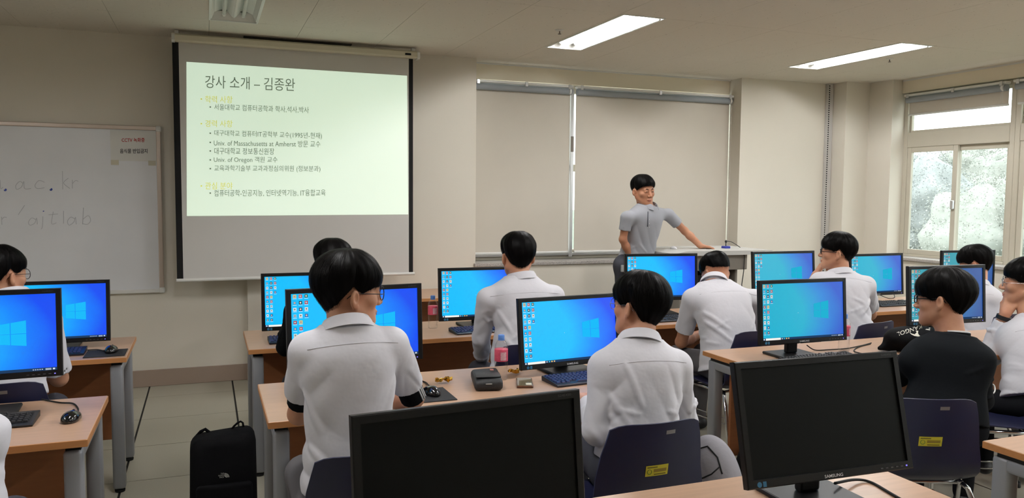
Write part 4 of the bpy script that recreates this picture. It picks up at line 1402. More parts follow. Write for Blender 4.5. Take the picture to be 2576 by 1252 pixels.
def make_hair(c, R, sc, parent, origin, style, seed=0):
    """a thick cap following the skull plus loose strands; style: (front, temple, ear, back, nape) polar angles in degrees, lift"""
    rg = np.random.default_rng(seed + 11)
    front, temple, burn, ear, earback, behind, nape = style['line']
    lift = style.get('lift', 0.024)
    part = style.get('crown', (0.0, -0.35))
    C0 = np.array([0, -0.012, 0.032])
    rad = np.array([0.0755, 0.0955, 0.0865])
    azs = np.radians([0, 32, 50, 66, 78, 92, 108, 128, 155, 180])
    ends = np.radians([front, front + 1, temple, burn, burn - 4, ear, earback, behind, (behind + nape) / 2 + 2, nape])
    ph = rg.uniform(0, 6.28, 6)
    def th_end(az):
        a = np.abs((az + pi) % (2 * pi) - pi)
        e = np.interp(a, azs, ends)
        return e + 0.012 * np.sin(5 * az + ph[0]) + 0.010 * np.sin(23 * az + ph[1])
    def surf(az, v, extra=0.0):
        """v 0 at the whorl .. 1 at the hair line (may overshoot)"""
        te = th_end(az)
        th = v * te
        # directions measured from a crown point tipped backwards
        d = np.array([np.sin(th) * np.sin(az), np.sin(th) * np.cos(az), np.cos(th)])
        a = np.abs((az + pi) % (2 * pi) - pi)
        backness = np.clip((a - 1.7) / 1.2, 0, 1)
        notfront = np.clip((a - 0.7) / 0.5, 0, 1)
        tap = np.clip((v - 0.42) / 0.58, 0, 1); tap = tap * tap * (3 - 2 * tap)
        thick = lift * (1 - 0.82 * tap * notfront) * (1 - 0.30 * np.clip((v - 0.8) / 0.2, 0, 1) * (1 - notfront))
        sidev = np.exp(-((a - 1.6) / 0.7) ** 2) * np.exp(-((v - 0.60) / 0.25) ** 2)
        thick = thick + style.get('side', 0.006) * sidev
        thick = thick + 0.0012 * np.sin(5 * az + ph[2] + 4 * v) * np.clip(v * 3, 0, 1) + 0.0008 * np.sin(19 * az + ph[3] + 9 * v) * np.clip(v * 2, 0, 1)
        thick = thick - 0.004 * np.exp(-(v / 0.12) ** 2) + extra
        # below the skull's equator at the back, hug the nape
        rz = np.where(d[2] < 0, rad[2] * (1 + 0.75 * backness), rad[2])
        s = 1.0 / np.sqrt((d[0] / rad[0]) ** 2 + (d[1] / rad[1]) ** 2 + (d[2] / rz) ** 2)
        low = np.clip((-d[2] - 0.2) / 0.6, 0, 1)
        s = s * (1 - 0.14 * low * backness)
        p = d * (s + thick)
        return p
    def W(p):
        q = (p.T + C0) * sc
        return np.array(c) + q @ R.T
    na, nv = 96, 30
    az = np.linspace(0, 2 * pi, na, endpoint=False)
    V = []; UV = []
    for j in range(nv + 1):
        v = j / nv
        V.append(W(surf(az, np.full(na, v)))); UV.append(np.stack([az / (2 * pi), np.full(na, v)], 1))
    # fold in at the hair line
    for (vv, ex) in ((0.995, -0.010), (0.97, -0.5 * lift - 0.010), (0.90, -lift - 0.016)):
        V.append(W(surf(az, np.full(na, vv), ex))); UV.append(np.stack([az / (2 * pi), np.full(na, vv)], 1))
    nr = len(V)
    V = np.concatenate(V); UV = np.concatenate(UV)
    F = []
    for j in range(nr - 1):
        for i in range(na):
            k = (i + 1) % na
            F.append((j * na + i, (j + 1) * na + i, (j + 1) * na + k, j * na + k))
    # strands
    ns = style.get('strands', 1500)
    sv = []; sf = []; suv = []
    base = len(V)
    aa = rg.uniform(0, 2 * pi, ns); v0 = rg.uniform(0.0, 0.75, ns) ** 1.0; v1 = np.minimum(v0 + rg.uniform(0.25, 0.6, ns), 1.0 + rg.uniform(0.0, 0.09, ns))
    v1 = np.where(rg.uniform(size=ns) < 0.55, 1.0 + rg.uniform(0.0, 0.10, ns), v1)
    wd = rg.uniform(0.003, 0.008, ns); lf = rg.uniform(-0.001, 0.0030, ns); dr = rg.normal(0, 0.10, ns)
    K = 6
    tl = []
    for k in range(K + 1):
        t = k / K
        v = v0 + (v1 - v0) * t
        a = aa + dr * t * t
        wk = wd * (1 - t) ** 0.6 * (0.4 + 0.6 * min(1, t * 4))
        ex = lf * sin(pi * min(1, t * 1.0)) + 0.0012
        Lp = W(surf(a - wk * 1.6, v, ex)); Rp = W(surf(a + wk * 1.6, v, ex))
        tl.append((Lp, Rp, a, v))
    for k in range(K + 1):
        sv.append(tl[k][0]); sv.append(tl[k][1])
        u = np.stack([tl[k][2] / (2 * pi), tl[k][3]], 1)
        suv.append(u); suv.append(u)
    SV = np.stack(sv, 1).reshape(-1, 3); SU = np.stack(suv, 1).reshape(-1, 2)
    for i in range(ns):
        b = base + i * 2 * (K + 1)
        for k in range(K):
            F.append((b + 2 * k, b + 2 * k + 2, b + 2 * k + 3, b + 2 * k + 1))
    V = np.concatenate([V, SV]); UV = np.concatenate([UV, SU])
    Q = np.array(F)
    o = np_obj('hair', V, Q, m_hair, parent, origin)
    uvl = o.data.uv_layers.new(name='UVMap')
    li = np.zeros(len(o.data.loops), np.int32); o.data.loops.foreach_get('vertex_index', li)
    uvl.data.foreach_set('uv', UV[li].astype(np.float32).ravel())
    return o

def make_collar(N, axis, fwd, parent, origin, m, rx=0.068, ry=0.064, hgt=0.034, gap=28, flare=0.012, tips=0.03):
    """fold-over shirt collar around the neck base N; axis along the neck, fwd towards the open front"""
    axis = nrm(axis); fwd = nrm(np.array(fwd) - axis * (np.array(fwd) @ axis)); sd = np.cross(fwd, axis)
    mb = MB(); n = 40
    rows = []
    for i in range(n + 1):
        t = -1 + 2 * i / n
        ang = (180 - gap) * t           # 0 = nape
        a = radians(ang)
        o = -fwd * cos(a) * ry + sd * sin(a) * rx
        out = nrm(-fwd * cos(a) + sd * sin(a))
        ft = abs(t)
        up = hgt * (1 - 0.45 * ft ** 2)
        down = -0.006 - tips * ft ** 3
        lift = -0.022 * ft ** 1.5
        P = np.array(N) + o + axis * lift
        rows.append([P - axis * 0.012 - out * 0.004, P + axis * up * 0.6 - out * 0.003, P + axis * up + out * 0.001, P + axis * up + out * 0.005,
                     P + axis * up * 0.55 + out * (0.008 + flare * 0.45), P + axis * down + out * (0.010 + flare), P + axis * (down - 0.001) + out * (0.006 + flare), P + axis * up * 0.5 + out * 0.0045])
    k = len(rows[0])
    vs = [p for r in rows for p in r]
    fs = []
    for i in range(n):
        for j in range(k):
            l = (j + 1) % k
            fs.append((i * k + j, i * k + l, (i + 1) * k + l, (i + 1) * k + j))
    fs.append(tuple(range(k))); fs.append(tuple(n * k + q for q in range(k - 1, -1, -1)))
    mb.add(vs, fs)
    return obj('collar', mb, m, parent, True, origin=origin, angle=60)

def glasses(T, parent, origin, m, shape='round', r=0.0017, lens=True, drop=0.0):
    g = bpy.data.objects.new('glasses', None)
    COL.objects.link(g); g.parent = parent
    gr = []
    for q in (-1, 1):
        pts = []
        for k in range(20):
            a = 2 * pi * k / 20
            if shape == 'round':
                u, v = 0.0235 * cos(a), 0.0225 * sin(a)
            else:
                u = 0.026 * np.sign(cos(a)) * abs(cos(a)) ** 0.5; v = 0.0165 * np.sign(sin(a)) * abs(sin(a)) ** 0.5
            pts.append(T((q * 0.0325 + u, 0.104 - abs(q * 0.0325 + u) * 0.10, 0.001 - drop + v)))
        mb = MB().tube(pts, r, 6, closed=True)
        obj('rim', mb, m, g, True, origin=origin)
        if lens:
            lb = MB().add(pts, [tuple(range(20))])
            obj('lens', lb, m_lens, g, False, origin=origin)
        tp = [T((q * 0.058, 0.098, 0.004 - drop)), T((q * 0.070, 0.085, 0.005 - drop)), T((q * 0.0775, 0.02, 0.008 - drop)), T((q * 0.0795, -0.012, 0.012 - drop * 0.3)), T((q * 0.079, -0.034, -0.008))]
        obj('temple', MB().tube(tp, r, 6), m, g, True, origin=origin)
    br = [T((-0.010, 0.104, 0.005 - drop)), T((0, 0.107, 0.009 - drop)), T((0.010, 0.104, 0.005 - drop))]
    obj('bridge', MB().tube(br, r, 6), m, g, True, origin=origin)
    return g
def lens_mat():
    m = bpy.data.materials.new('spectacle_lens'); m.use_nodes = True
    nt = m.node_tree; nt.nodes.remove(nt.nodes['Principled BSDF'])
    t = nt.nodes.new('ShaderNodeBsdfTransparent'); g = nt.nodes.new('ShaderNodeBsdfGlossy'); g.inputs['Roughness'].default_value = 0.03
    mx = nt.nodes.new('ShaderNodeMixShader'); mx.inputs[0].default_value = 0.07
    nt.links.new(t.outputs[0], mx.inputs[1]); nt.links.new(g.outputs[0], mx.inputs[2]); nt.links.new(mx.outputs[0], nt.nodes['Material Output'].inputs['Surface'])
    return m
m_lens = lens_mat()
m_wire = mat('dark_wire', rgb(24, 24, 28), 0.3, 0.5)
m_wireg = mat('silver_wire', rgb(190, 190, 195), 0.25, 0.9)

def seam(parent, origin, bvh, p0, p1, eye, m, name='yoke_seam', r=0.0016, n=26, sag=0.0, off=0.0004):
    """a stitched ridge laid on the cloth between two points, found by rays from 'eye' side direction"""
    pts = []
    eye = np.array(eye, float)
    for i in range(n + 1):
        t = i / n
        q = np.array(p0) + (np.array(p1) - np.array(p0)) * t + np.array([0, 0, -sag * 4 * t * (1 - t)])
        st = q - eye * 0.4
        loc, no, ix, ds = bvh.ray_cast(Vector(st), Vector(eye), 1.2)
        if loc is not None:
            pts.append(np.array(loc) + np.array(no) * off)
    if len(pts) > 3:
        for _ in range(2):
            pts = [pts[0]] + [(pts[i - 1] + 2 * pts[i] + pts[i + 1]) / 4 for i in range(1, len(pts) - 1)] + [pts[-1]]
        obj(name, MB().tube(pts, r, 5), m, parent, True, origin=origin)

PROF = [(0, 0.165, 0.118), (0.15, 0.155, 0.112), (0.38, 0.138, 0.102), (0.62, 0.153, 0.108), (0.80, 0.165, 0.108), (0.90, 0.140, 0.088), (0.97, 0.088, 0.066), (1.0, 0.066, 0.058)]

def person(label, J, head, shirt='short', shirt_m=None, trs_m=None, skin=None, hair=None, h_body=0.0052, h_shirt=0.0064,
           glass=None, seed=0, bend=(0, 0, 0), bulk=1.0, folds=10, hands=None, collar=True, yoke=True, seated=True, legs=True,
           fold_list=(), face=False, neck_r=0.052, cuffs=None, legpts=None, collar_fwd=None, trim=True, undershirt=None, shw=None, loose=0.012, armb=None, collar_up=0.010):
    """J: dict of world points: N (neck base), P (pelvis), SL SR (shoulders), EL ER, WL WR; head: (centre, yaw, pitch, roll, scale)"""
    armb = armb or bulk
    skin = skin or m_skin; shirt_m = shirt_m or m_shirt; trs_m = trs_m or m_trs
    J = {k: np.array(v, float) for k, v in J.items()}
    root_loc = (J['P'][0], J['P'][1], 0.0)
    t = thing('person', label, 'person', root_loc)
    O = np.array(root_loc)
    rg = np.random.default_rng(seed + 5)
    hc, yaw, pitch, roll, sc = head
    R = head_frame(yaw, pitch, roll)
    hc = np.array(hc, float)
    side = nrm(J['SR'] - J['SL'])
    axis = nrm(J['N'] - J['P'])
    front = nrm(np.cross(axis, side))
    if collar_fwd is not None:
        front = nrm(collar_fwd)
    # ---------------- body (skin): head, neck, chest core, arms, hands: one mesh
    B = Solid(h_body)
    T = add_head(B, hc, R, sc)
    nk = J['N'] + axis * 0.0
    B.cone(nk - axis * 0.06, T((0, -0.022, -0.045)), (neck_r + 0.010), neck_r, 0.02)
    B.cone(nk + front * 0.012, T((0, 0.012, -0.06)), neck_r * 0.86, neck_r * 0.80, 0.02)
    B.cone(nk - axis * 0.06, nk - axis * 0.20, 0.07, 0.08, 0.03)
    for s in 'LR':
        B.cone(nk - axis * 0.06, J['S' + s], 0.045, 0.042, 0.03)
        B.cone(J['S' + s], J['E' + s], 0.046 * armb, 0.037 * armb, 0.02)
        fm = J['E' + s] + (J['W' + s] - J['E' + s]) * 0.35
        B.cone(J['E' + s], fm, 0.037 * armb, 0.039 * armb, 0.02)
        B.cone(fm, J['W' + s], 0.039 * armb, 0.026, 0.02)
        if hands and s in hands:
            hd = hands[s]
            add_hand(B, J['W' + s], **hd)
        else:
            d = nrm(J['W' + s] - J['E' + s])
            add_hand(B, J['W' + s], d, np.array([0, 0, 1.0]) + 0.01, 1 if s == 'L' else -1, (18, 25, 15))
    V, Q = B.mesh()
    body = np_obj('body', V, Q, skin, t, O)
    # ---------------- shirt / sweater
    S = Solid(h_shirt)
    pr = [(a, b * bulk + loose, c * bulk + loose) for a, b, c in PROF]
    if shw:
        pr = [(a, b * shw, c) for a, b, c in pr]
    surf = S.torso(J['P'], J['N'] + axis * 0.012, side, pr, bend, k=0.03, wr=(0 if shirt_m is m_blk else 1 + seed))
    sa = {}
    for s in 'LR':
        sh, el, wr = J['S' + s], J['E' + s], J['W' + s]
        S.cone(J['N'] - axis * 0.045, sh, 0.054 * bulk, 0.058 * min(bulk, armb), 0.045)
        S.cone(sh, sh + (el - sh) * 0.25, 0.061 * armb, 0.060 * armb, 0.025)
        if shirt == 'short':
            f = cuffs.get(s, 0.80) if cuffs else 0.80
            end = sh + (el - sh) * f
            S.cone(sh, end + (el - sh) * 0.15, 0.061 * armb, 0.060 * armb, 0.004, clip=(end, el - sh), hollow=0.050 * armb, wr=(1 + seed) if shirt_m is m_shirt else 0)
        else:
            f = cuffs.get(s, 0.93) if cuffs else 0.93
            end = el + (wr - el) * f
            w_ = 0 if shirt_m is m_blk else 1 + seed
            S.cone(sh, el, 0.060 * armb, 0.052 * armb, 0.005, wr=w_)
            S.cone(el, el + (wr - el) * 0.5, 0.052 * armb, 0.046 * armb, 0.012, wr=w_)
            S.cone(el + (wr - el) * 0.5, end + (wr - el) * 0.1, 0.046 * armb, 0.037 * armb, 0.012, clip=(end, wr - el), hollow=0.030)
            # crumple rings near the elbow
            up, lo_ = nrm(el - sh), nrm(wr - el)
            for q in range(5):
                tt = rg.uniform(0.15, 0.95)
                c = sh + (el - sh) * tt if q % 2 else el + (end - el) * rg.uniform(0.05, 0.8)
                dv = up if q % 2 else lo_
                x = nrm(np.cross(dv, rg.normal(size=3))); y = np.cross(dv, x)
                rr = (0.058 if q % 2 else 0.049) * bulk
                a0 = rg.uniform(0, 6.28)
                pts = [c + (x * cos(a0 + b) + y * sin(a0 + b)) * rr + dv * rg.uniform(-0.02, 0.02) * (b - 0.7) for b in np.linspace(0, 1.8, 5)]
                for u in range(4):
                    S.cone(pts[u], pts[u + 1], 0.005, 0.005, 0.012)
    # folds: ridges that run over the back and flanks
    for q in range(folds):
        t0 = rg.uniform(0.10, 0.72); a0 = rg.uniform(pi * 0.02, 2 * pi)
        da = rg.uniform(0.3, 0.8) * rg.choice([-1, 1]); dt = rg.uniform(-0.16, 0.10)
        rr = rg.uniform(0.0035, 0.0055)
        prev = None
        for u in range(6):
            w = u / 5
            p = surf(np.clip(t0 + dt * w, 0.02, 0.9), a0 + da * w) 
            if prev is not None:
                S.cone(prev, p, rr * (0.4 + 0.6 * sin(pi * (w - 0.1))), rr * (0.4 + 0.6 * max(0, sin(pi * w))), 0.014)
            prev = p
    for (ta, aa, tb, ab, rr) in fold_list:
        prev = None
        for u in range(9):
            w = u / 8
            p = surf(ta + (tb - ta) * w + 0.01 * sin(5 * w), radians(aa + (ab - aa) * w))
            if prev is not None:
                S.cone(prev, p, 0.8 * rr * (0.3 + 0.7 * sin(pi * max(0.06, w - 0.06))), 0.8 * rr * (0.3 + 0.7 * sin(pi * min(0.94, w))), 0.018)
            prev = p
    V, Q = S.mesh()
    garment = np_obj('shirt' if shirt_m is not m_blk else 'sweater', V, Q, shirt_m, t, O)
    bvh = BVHTree.FromPolygons([tuple(p) for p in V.tolist()], [tuple(q) for q in Q.tolist()])
    if collar:
        ax2 = nrm(axis * 0.75 + nrm(T((0, -0.02, -0.05)) - J['N']) * 0.5)
        make_collar(J['N'] + axis * collar_up, ax2, front, t, O, shirt_m, rx=neck_r + 0.020, ry=neck_r + 0.018)
    ms = mat('seam_thread', rgb(196, 194, 200), 0.9) if shirt_m is m_shirt else shirt_m
    if yoke:
        a, b = J['SL'] + axis * 0.012 - side * 0.012, J['SR'] + axis * 0.012 + side * 0.012
        seam(garment, O, bvh, a, b, front, ms, sag=-0.012, r=0.0013)
    if False:
        for s, q in (('L', -1), ('R', 1)):
            d = nrm(J['E' + s] - J['S' + s])
            a = J['S' + s] + axis * 0.045 + side * q * 0.002
            b = J['S' + s] - axis * 0.115 - side * q * 0.004
            seam(garment, O, bvh, a, b, front, shirt_m, 'sleeve_seam', n=14, r=0.0013)
    if face:
        for q in (-1, 1):
            eb = [T((q * 0.014, 0.0915, 0.021)), T((q * 0.030, 0.0900, 0.0265)), T((q * 0.046, 0.0775, 0.022))]
            obj('eyebrow', MB().tube(eb, [0.0022 * sc, 0.0038 * sc, 0.0016 * sc], 6), m_hair, t, True, origin=O)
            ey = MB().lathe([(0.0002, -0.0055), (0.0035, -0.004), (0.0052, 0), (0.0035, 0.004), (0.0002, 0.0055)], 10)
            ey.xf(lambda p: T((q * 0.030 + p[2] * 1.9, 0.0905 + p[1] * 0.5, 0.003 + p[0] * 0.55)))
            obj('eye', ey, m_eye, t, True, origin=O)
        for (zz, dd, wv) in ((-0.0645, 0.0975, 0.0026), (-0.0725, 0.0955, 0.0032)):
            lp = [T((-0.021, dd - 0.009, -0.0685)), T((-0.010, dd - 0.001, zz)), T((0, dd, zz)), T((0.010, dd - 0.001, zz)), T((0.021, dd - 0.009, -0.0685))]
            obj('lip', MB().tube(lp, [0.0008, wv, wv, wv, 0.0008], 6), m_lip, t, True, origin=O)
    if hair is not None:
        make_hair(hc, R, sc, t, O, hair, seed)
    if glass:
        glasses(T, t, O, glass[0], glass[1], glass[2] if len(glass) > 2 else 0.0017)
    # ---------------- trousers and shoes
    if legs:
        L = Solid(0.013)
        fw = nrm([front[0], front[1], 0.0])
        sdv = nrm([side[0], side[1], 0.0])
        P = J['P']
        if seated:
            hipz = 0.53
            for s, q in (('L', -1), ('R', 1)):
                if legpts and s in legpts:
                    hp, kn, an = [np.array(v, float) for v in legpts[s]]
                else:
                    hp = np.array([P[0], P[1], hipz]) + sdv * q * 0.09
                    kn = hp + fw * 0.40 + sdv * q * 0.02; kn[2] = 0.52
                    an = kn + fw * 0.03; an[2] = 0.09
                L.cone(hp, kn, 0.088, 0.064, 0.03); L.cone(kn, an, 0.062, 0.046, 0.03)
                L.cone(np.array([P[0], P[1], hipz + 0.01]), hp, 0.085, 0.085, 0.04)
                sh = Solid(0.010)
                sh.cone(an + np.array([0, 0, -0.045]) - fw * 0.03, an + fw * 0.15 + np.array([0, 0, -0.052]), 0.040, 0.034, 0.02, flat=(0, 0, 1), fs=0.9)
                sh.cone(an + np.array([0, 0, -0.04]), an + np.array([0, 0, 0.0]), 0.038, 0.036, 0.02)
                V, Q = sh.mesh(); V[:, 2] = np.maximum(V[:, 2], 0.002)
                np_obj('shoe', V, Q, m_shoe, t, O)
        else:
            for s, q in (('L', -1), ('R', 1)):
                hp, kn, an = [np.array(v, float) for v in legpts[s]]
                L.cone(P, hp, 0.11, 0.10, 0.05)
                L.cone(hp, kn, 0.092, 0.066, 0.03); L.cone(kn, an, 0.064, 0.050, 0.03)
                sh = Solid(0.010)
                sh.cone(an + np.array([0, 0, -0.045]) - fw * 0.03, an + fw * 0.15 + np.array([0, 0, -0.052]), 0.040, 0.034, 0.02, flat=(0, 0, 1), fs=0.9)
                V, Q = sh.mesh(); V[:, 2] = np.maximum(V[:, 2], 0.002)
                np_obj('shoe', V, Q, m_shoe, t, O)
        V, Q = L.mesh()
        np_obj('trousers', V, Q, trs_m, t, O)
    return dict(root=t, O=O, T=T, bvh=bvh, J=J, R=R, sc=sc, front=front, side=side, axis=axis, garment=garment)

HAIR = dict(line=(92, 94, 106, 88, 110, 132, 144), lift=0.024)
def px(*a, **k): return at(*a, **k)

# pixel joints -> world points with each joint's own distance
def jj(**kw):
    return {k: at(v[0], v[1], Y=v[2]) for k, v in kw.items()}

PEOPLE = {}
# A: round glasses, head turned to the right
PEOPLE['A'] = person('student in short-sleeved white shirt with round glasses, head turned right',
    jj(N=(872, 826, 2.66), P=(882, 1225, 2.60), SL=(776, 884, 2.66), SR=(982, 868, 2.66), EL=(752, 1040, 2.86), ER=(1040, 1000, 2.80), WL=(850, 1030, 3.10), WR=(960, 1010, 3.08)),
    (at(878, 734, Y=2.70), 80, -3, 4, 1.05), 'short', hair=dict(line=(92, 94, 106, 90, 110, 132, 148), lift=0.026, side=0.008), glass=(m_wire, 'round', 0.0016), seed=1, trs_m=m_trg,
    h_body=0.0036, h_shirt=0.0046, face=True, folds=4, shw=0.93, cuffs=dict(L=0.64, R=0.72),
    fold_list=[(0.62, 195, 0.40, 225, 0.006), (0.66, 345, 0.42, 310, 0.006), (0.58, 340, 0.30, 290, 0.005), (0.30, 200, 0.12, 260, 0.006), (0.22, 330, 0.10, 280, 0.006)])
# B: far row, seen from behind
PEOPLE['B'] = person('student in long-sleeved white shirt seen from behind beside the first water bottle',
    jj(N=(1310, 700, 4.10), P=(1312, 925, 4.02), SL=(1228, 752, 4.10), SR=(1392, 745, 4.10), EL=(1210, 850, 4.20), ER=(1412, 850, 4.25), WL=(1215, 905, 4.42), WR=(1395, 860, 4.48)),
    (at(1302, 646, Y=4.12), 4, -2, 0, 1.03), 'long', hair=dict(line=(92, 94, 106, 86, 108, 134, 142), lift=0.026, side=0.006), seed=2, folds=12,
    fold_list=[(0.62, 200, 0.40, 235, 0.006), (0.62, 335, 0.42, 300, 0.006), (0.35, 205, 0.2, 250, 0.007)])
# C: far row, head bowed
PEOPLE['C'] = person('student in short-sleeved white shirt bending his head down before the lectern',
    jj(N=(1797, 712, 4.18), P=(1835, 925, 4.02), SL=(1742, 752, 4.16), SR=(1898, 752, 4.18), EL=(1714, 860, 4.30), ER=(1915, 850, 4.34), WL=(1765, 838, 4.48), WR=(1850, 840, 4.55)),
    (at(1801, 686, Y=4.28), -8, -32, 0, 1.0), 'short', hair=dict(line=(84, 86, 94, 76, 87, 103, 113), lift=0.021, side=0.004), seed=3, folds=12, skin=m_skin2, cuffs=dict(L=0.72, R=0.72),
    bend=(0, -0.05, 0.0), trs_m=m_trg, shw=1.2, fold_list=[(0.65, 200, 0.45, 250, 0.006), (0.55, 195, 0.30, 255, 0.006), (0.62, 345, 0.42, 300, 0.006), (0.5, 350, 0.2, 285, 0.006)])
# D: middle desk, long sleeves, nearest white shirt on the right
PEOPLE['D'] = person('student in long-sleeved white shirt on the navy chair, glasses at his left',
    jj(N=(1608, 860, 2.68), P=(1602, 1195, 2.58), SL=(1522, 926, 2.68), SR=(1700, 920, 2.64), EL=(1500, 1085, 2.62), ER=(1722, 1060, 2.70), WL=(1478, 1010, 2.92), WR=(1690, 1000, 2.98)),
    (at(1608, 772, Y=2.74), -22, 2, 3, 1.03), 'long', hair=dict(line=(92, 96, 110, 94, 116, 141, 147), lift=0.030, side=0.010), glass=(m_wireg, 'round', 0.0012), seed=4,
    h_body=0.0044, h_shirt=0.0046, folds=6, shw=1.0,
    fold_list=[(0.66, 190, 0.36, 250, 0.007), (0.60, 185, 0.24, 240, 0.007), (0.62, 350, 0.45, 310, 0.006), (0.45, 340, 0.20, 285, 0.006), (0.26, 195, 0.12, 290, 0.007), (0.80, 240, 0.52, 262, 0.005), (0.34, 200, 0.18, 280, 0.006)])
# E: chin on hand, black glasses
PEOPLE['E'] = person('student with black glasses resting his chin on his hand in the far row',
    jj(N=(2112, 690, 4.14), P=(2138, 868, 4.02), SL=(2062, 708, 4.18), SR=(2178, 718, 4.06), EL=(2032, 742, 4.50), ER=(2190, 790, 4.26), WL=(2052, 690, 4.34), WR=(2120, 780, 4.46)),
    (at(2106, 634, Y=4.16), -46, 4, -4, 1.0), 'short', hair=dict(line=(92, 95, 104, 88, 108, 130, 142), lift=0.026), glass=(m_wire, 'square', 0.0024), seed=5, folds=9, face=True, h_body=0.0038,
    hands={'L': dict(d=(0.30, -0.15, 0.55), n=(-0.8, 0.3, 0.5), side=-1, curl=(55, 70, 40), thumb=(30, 20)), 'R': dict(d=(-0.8, 0.5, 0), n=(0, 0, 1), side=-1)}, cuffs=dict(L=0.62, R=0.75),
    fold_list=[(0.6, 345, 0.40, 290, 0.006), (0.45, 350, 0.22, 300, 0.006), (0.3, 350, 0.12, 310, 0.006)])
# F: black sweater
PEOPLE['F'] = person('student in black sweater and glasses on the second row at the right',
    jj(N=(2398, 848, 2.66), P=(2372, 1055, 2.62), SL=(2302, 908, 2.74), SR=(2452, 910, 2.56), EL=(2260, 945, 2.98), ER=(2466, 1005, 2.62), WL=(2330, 905, 3.12), WR=(2390, 960, 2.92)),
    (at(2372, 754, Y=2.72), -26, -2, 2, 1.08), 'long', shirt_m=m_blk, hair=dict(line=(96, 99, 112, 96, 114, 136, 147), lift=0.032, side=0.010), glass=(m_wire, 'square', 0.0026), seed=6, folds=6, collar=False, yoke=False,
    trs_m=m_trk, bulk=1.06, neck_r=0.056, face=True, h_body=0.0038)
# G: far right behind the monitor
PEOPLE['G'] = person('student mostly hidden behind the monitor near the right window',
    jj(N=(2458, 720, 4.10), P=(2462, 880, 4.02), SL=(2408, 750, 4.12), SR=(2488, 748, 4.0), EL=(2400, 815, 4.25), ER=(2492, 815, 4.12), WL=(2430, 800, 4.45), WR=(2470, 800, 4.42)),
    (at(2452, 664, Y=4.16), -30, -14, 0, 1.02), 'short', hair=dict(line=(92, 94, 106, 90, 110, 132, 146), lift=0.028, side=0.010), seed=7, folds=6, h_body=0.0075)
# H: right edge, fist at the chin
PEOPLE['H'] = person('student at the right photo edge with wristband and fist under his chin',
    jj(N=(2592, 812, 2.98), P=(2612, 1010, 2.80), SL=(2552, 855, 2.98), SR=(2690, 850, 2.82), EL=(2478, 905, 3.14), ER=(2660, 930, 3.05), WL=(2528, 790, 3.06), WR=(2600, 905, 3.20)),
    (at(2580, 712, Y=3.02), -36, 2, -4, 1.06), 'long', hair=dict(line=(88, 92, 104, 84, 104, 128, 140), lift=0.024), glass=(m_wireg, 'round', 0.0014), seed=8, folds=9, face=True, h_body=0.0036, trs_m=m_trk,
    hands={'L': dict(d=(0.35, -0.05, 0.60), n=(-0.75, -0.55, 0.3), side=-1, curl=(72, 88, 50), thumb=(25, 30), spread=3), 'R': dict(d=(-0.8, 0.5, 0), n=(0, 0, 1), side=-1)}, cuffs=dict(L=0.86, R=0.93),
    legpts={'L': (at(2600, 1020, Y=2.80), at(2470, 1010, Y=3.02), at(2475, 1150, Y=2.98)), 'R': (at(2660, 1030, Y=2.74), at(2590, 1040, Y=2.98), at(2600, 1170, Y=2.95))})
# I: far left desk
PEOPLE['I'] = person('student with glasses behind the left monitor, cut by the photo edge',
    jj(N=(25, 752, 4.02), P=(5, 990, 3.95), SL=(-55, 800, 4.02), SR=(115, 808, 4.0), EL=(-80, 940, 4.1), ER=(148, 950, 4.10), WL=(-20, 900, 4.42), WR=(100, 915, 4.46)),
    (at(2, 694, Y=4.05), 40, 0, 0, 1.0), 'short', hair=dict(line=(90, 92, 102, 84, 104, 126, 138), lift=0.024), glass=(m_wire, 'round', 0.0014), seed=9, folds=8, cuffs=dict(L=0.85, R=0.88))
# J: lower left edge, only an arm in view
PEOPLE['J'] = person('student at the lower left edge of whom only a sleeve and arm show',
    jj(N=(-155, 1035, 2.55), P=(-165, 1310, 2.5), SL=(-260, 1120, 2.55), SR=(-74, 1128, 2.55), EL=(-270, 1230, 2.6), ER=(-26, 1275, 2.60), WL=(-220, 1180, 2.95), WR=(-90, 1190, 2.98)),
    (at(-156, 950, Y=2.58), 10, 0, 0, 1.0), 'short', hair=HAIR, seed=10, folds=5, cuffs=dict(L=0.7, R=0.62), h_body=0.0075, h_shirt=0.008)
# K: hidden far-row student in black behind A
PEOPLE['K'] = person('student in black mostly hidden behind the student with round glasses',
    jj(N=(818, 738, 4.12), P=(818, 960, 4.05), SL=(748, 785, 4.12), SR=(900, 780, 4.12), EL=(722, 870, 4.28), ER=(925, 860, 4.28), WL=(775, 850, 4.5), WR=(880, 850, 4.5)),
    (at(836, 668, Y=4.14), -6, -4, 0, 1.03), 'long', shirt_m=m_tee, hair=dict(line=(92, 94, 106, 88, 110, 132, 144), lift=0.025), seed=11, folds=5, h_body=0.0075, collar=False, yoke=False, trim=False)
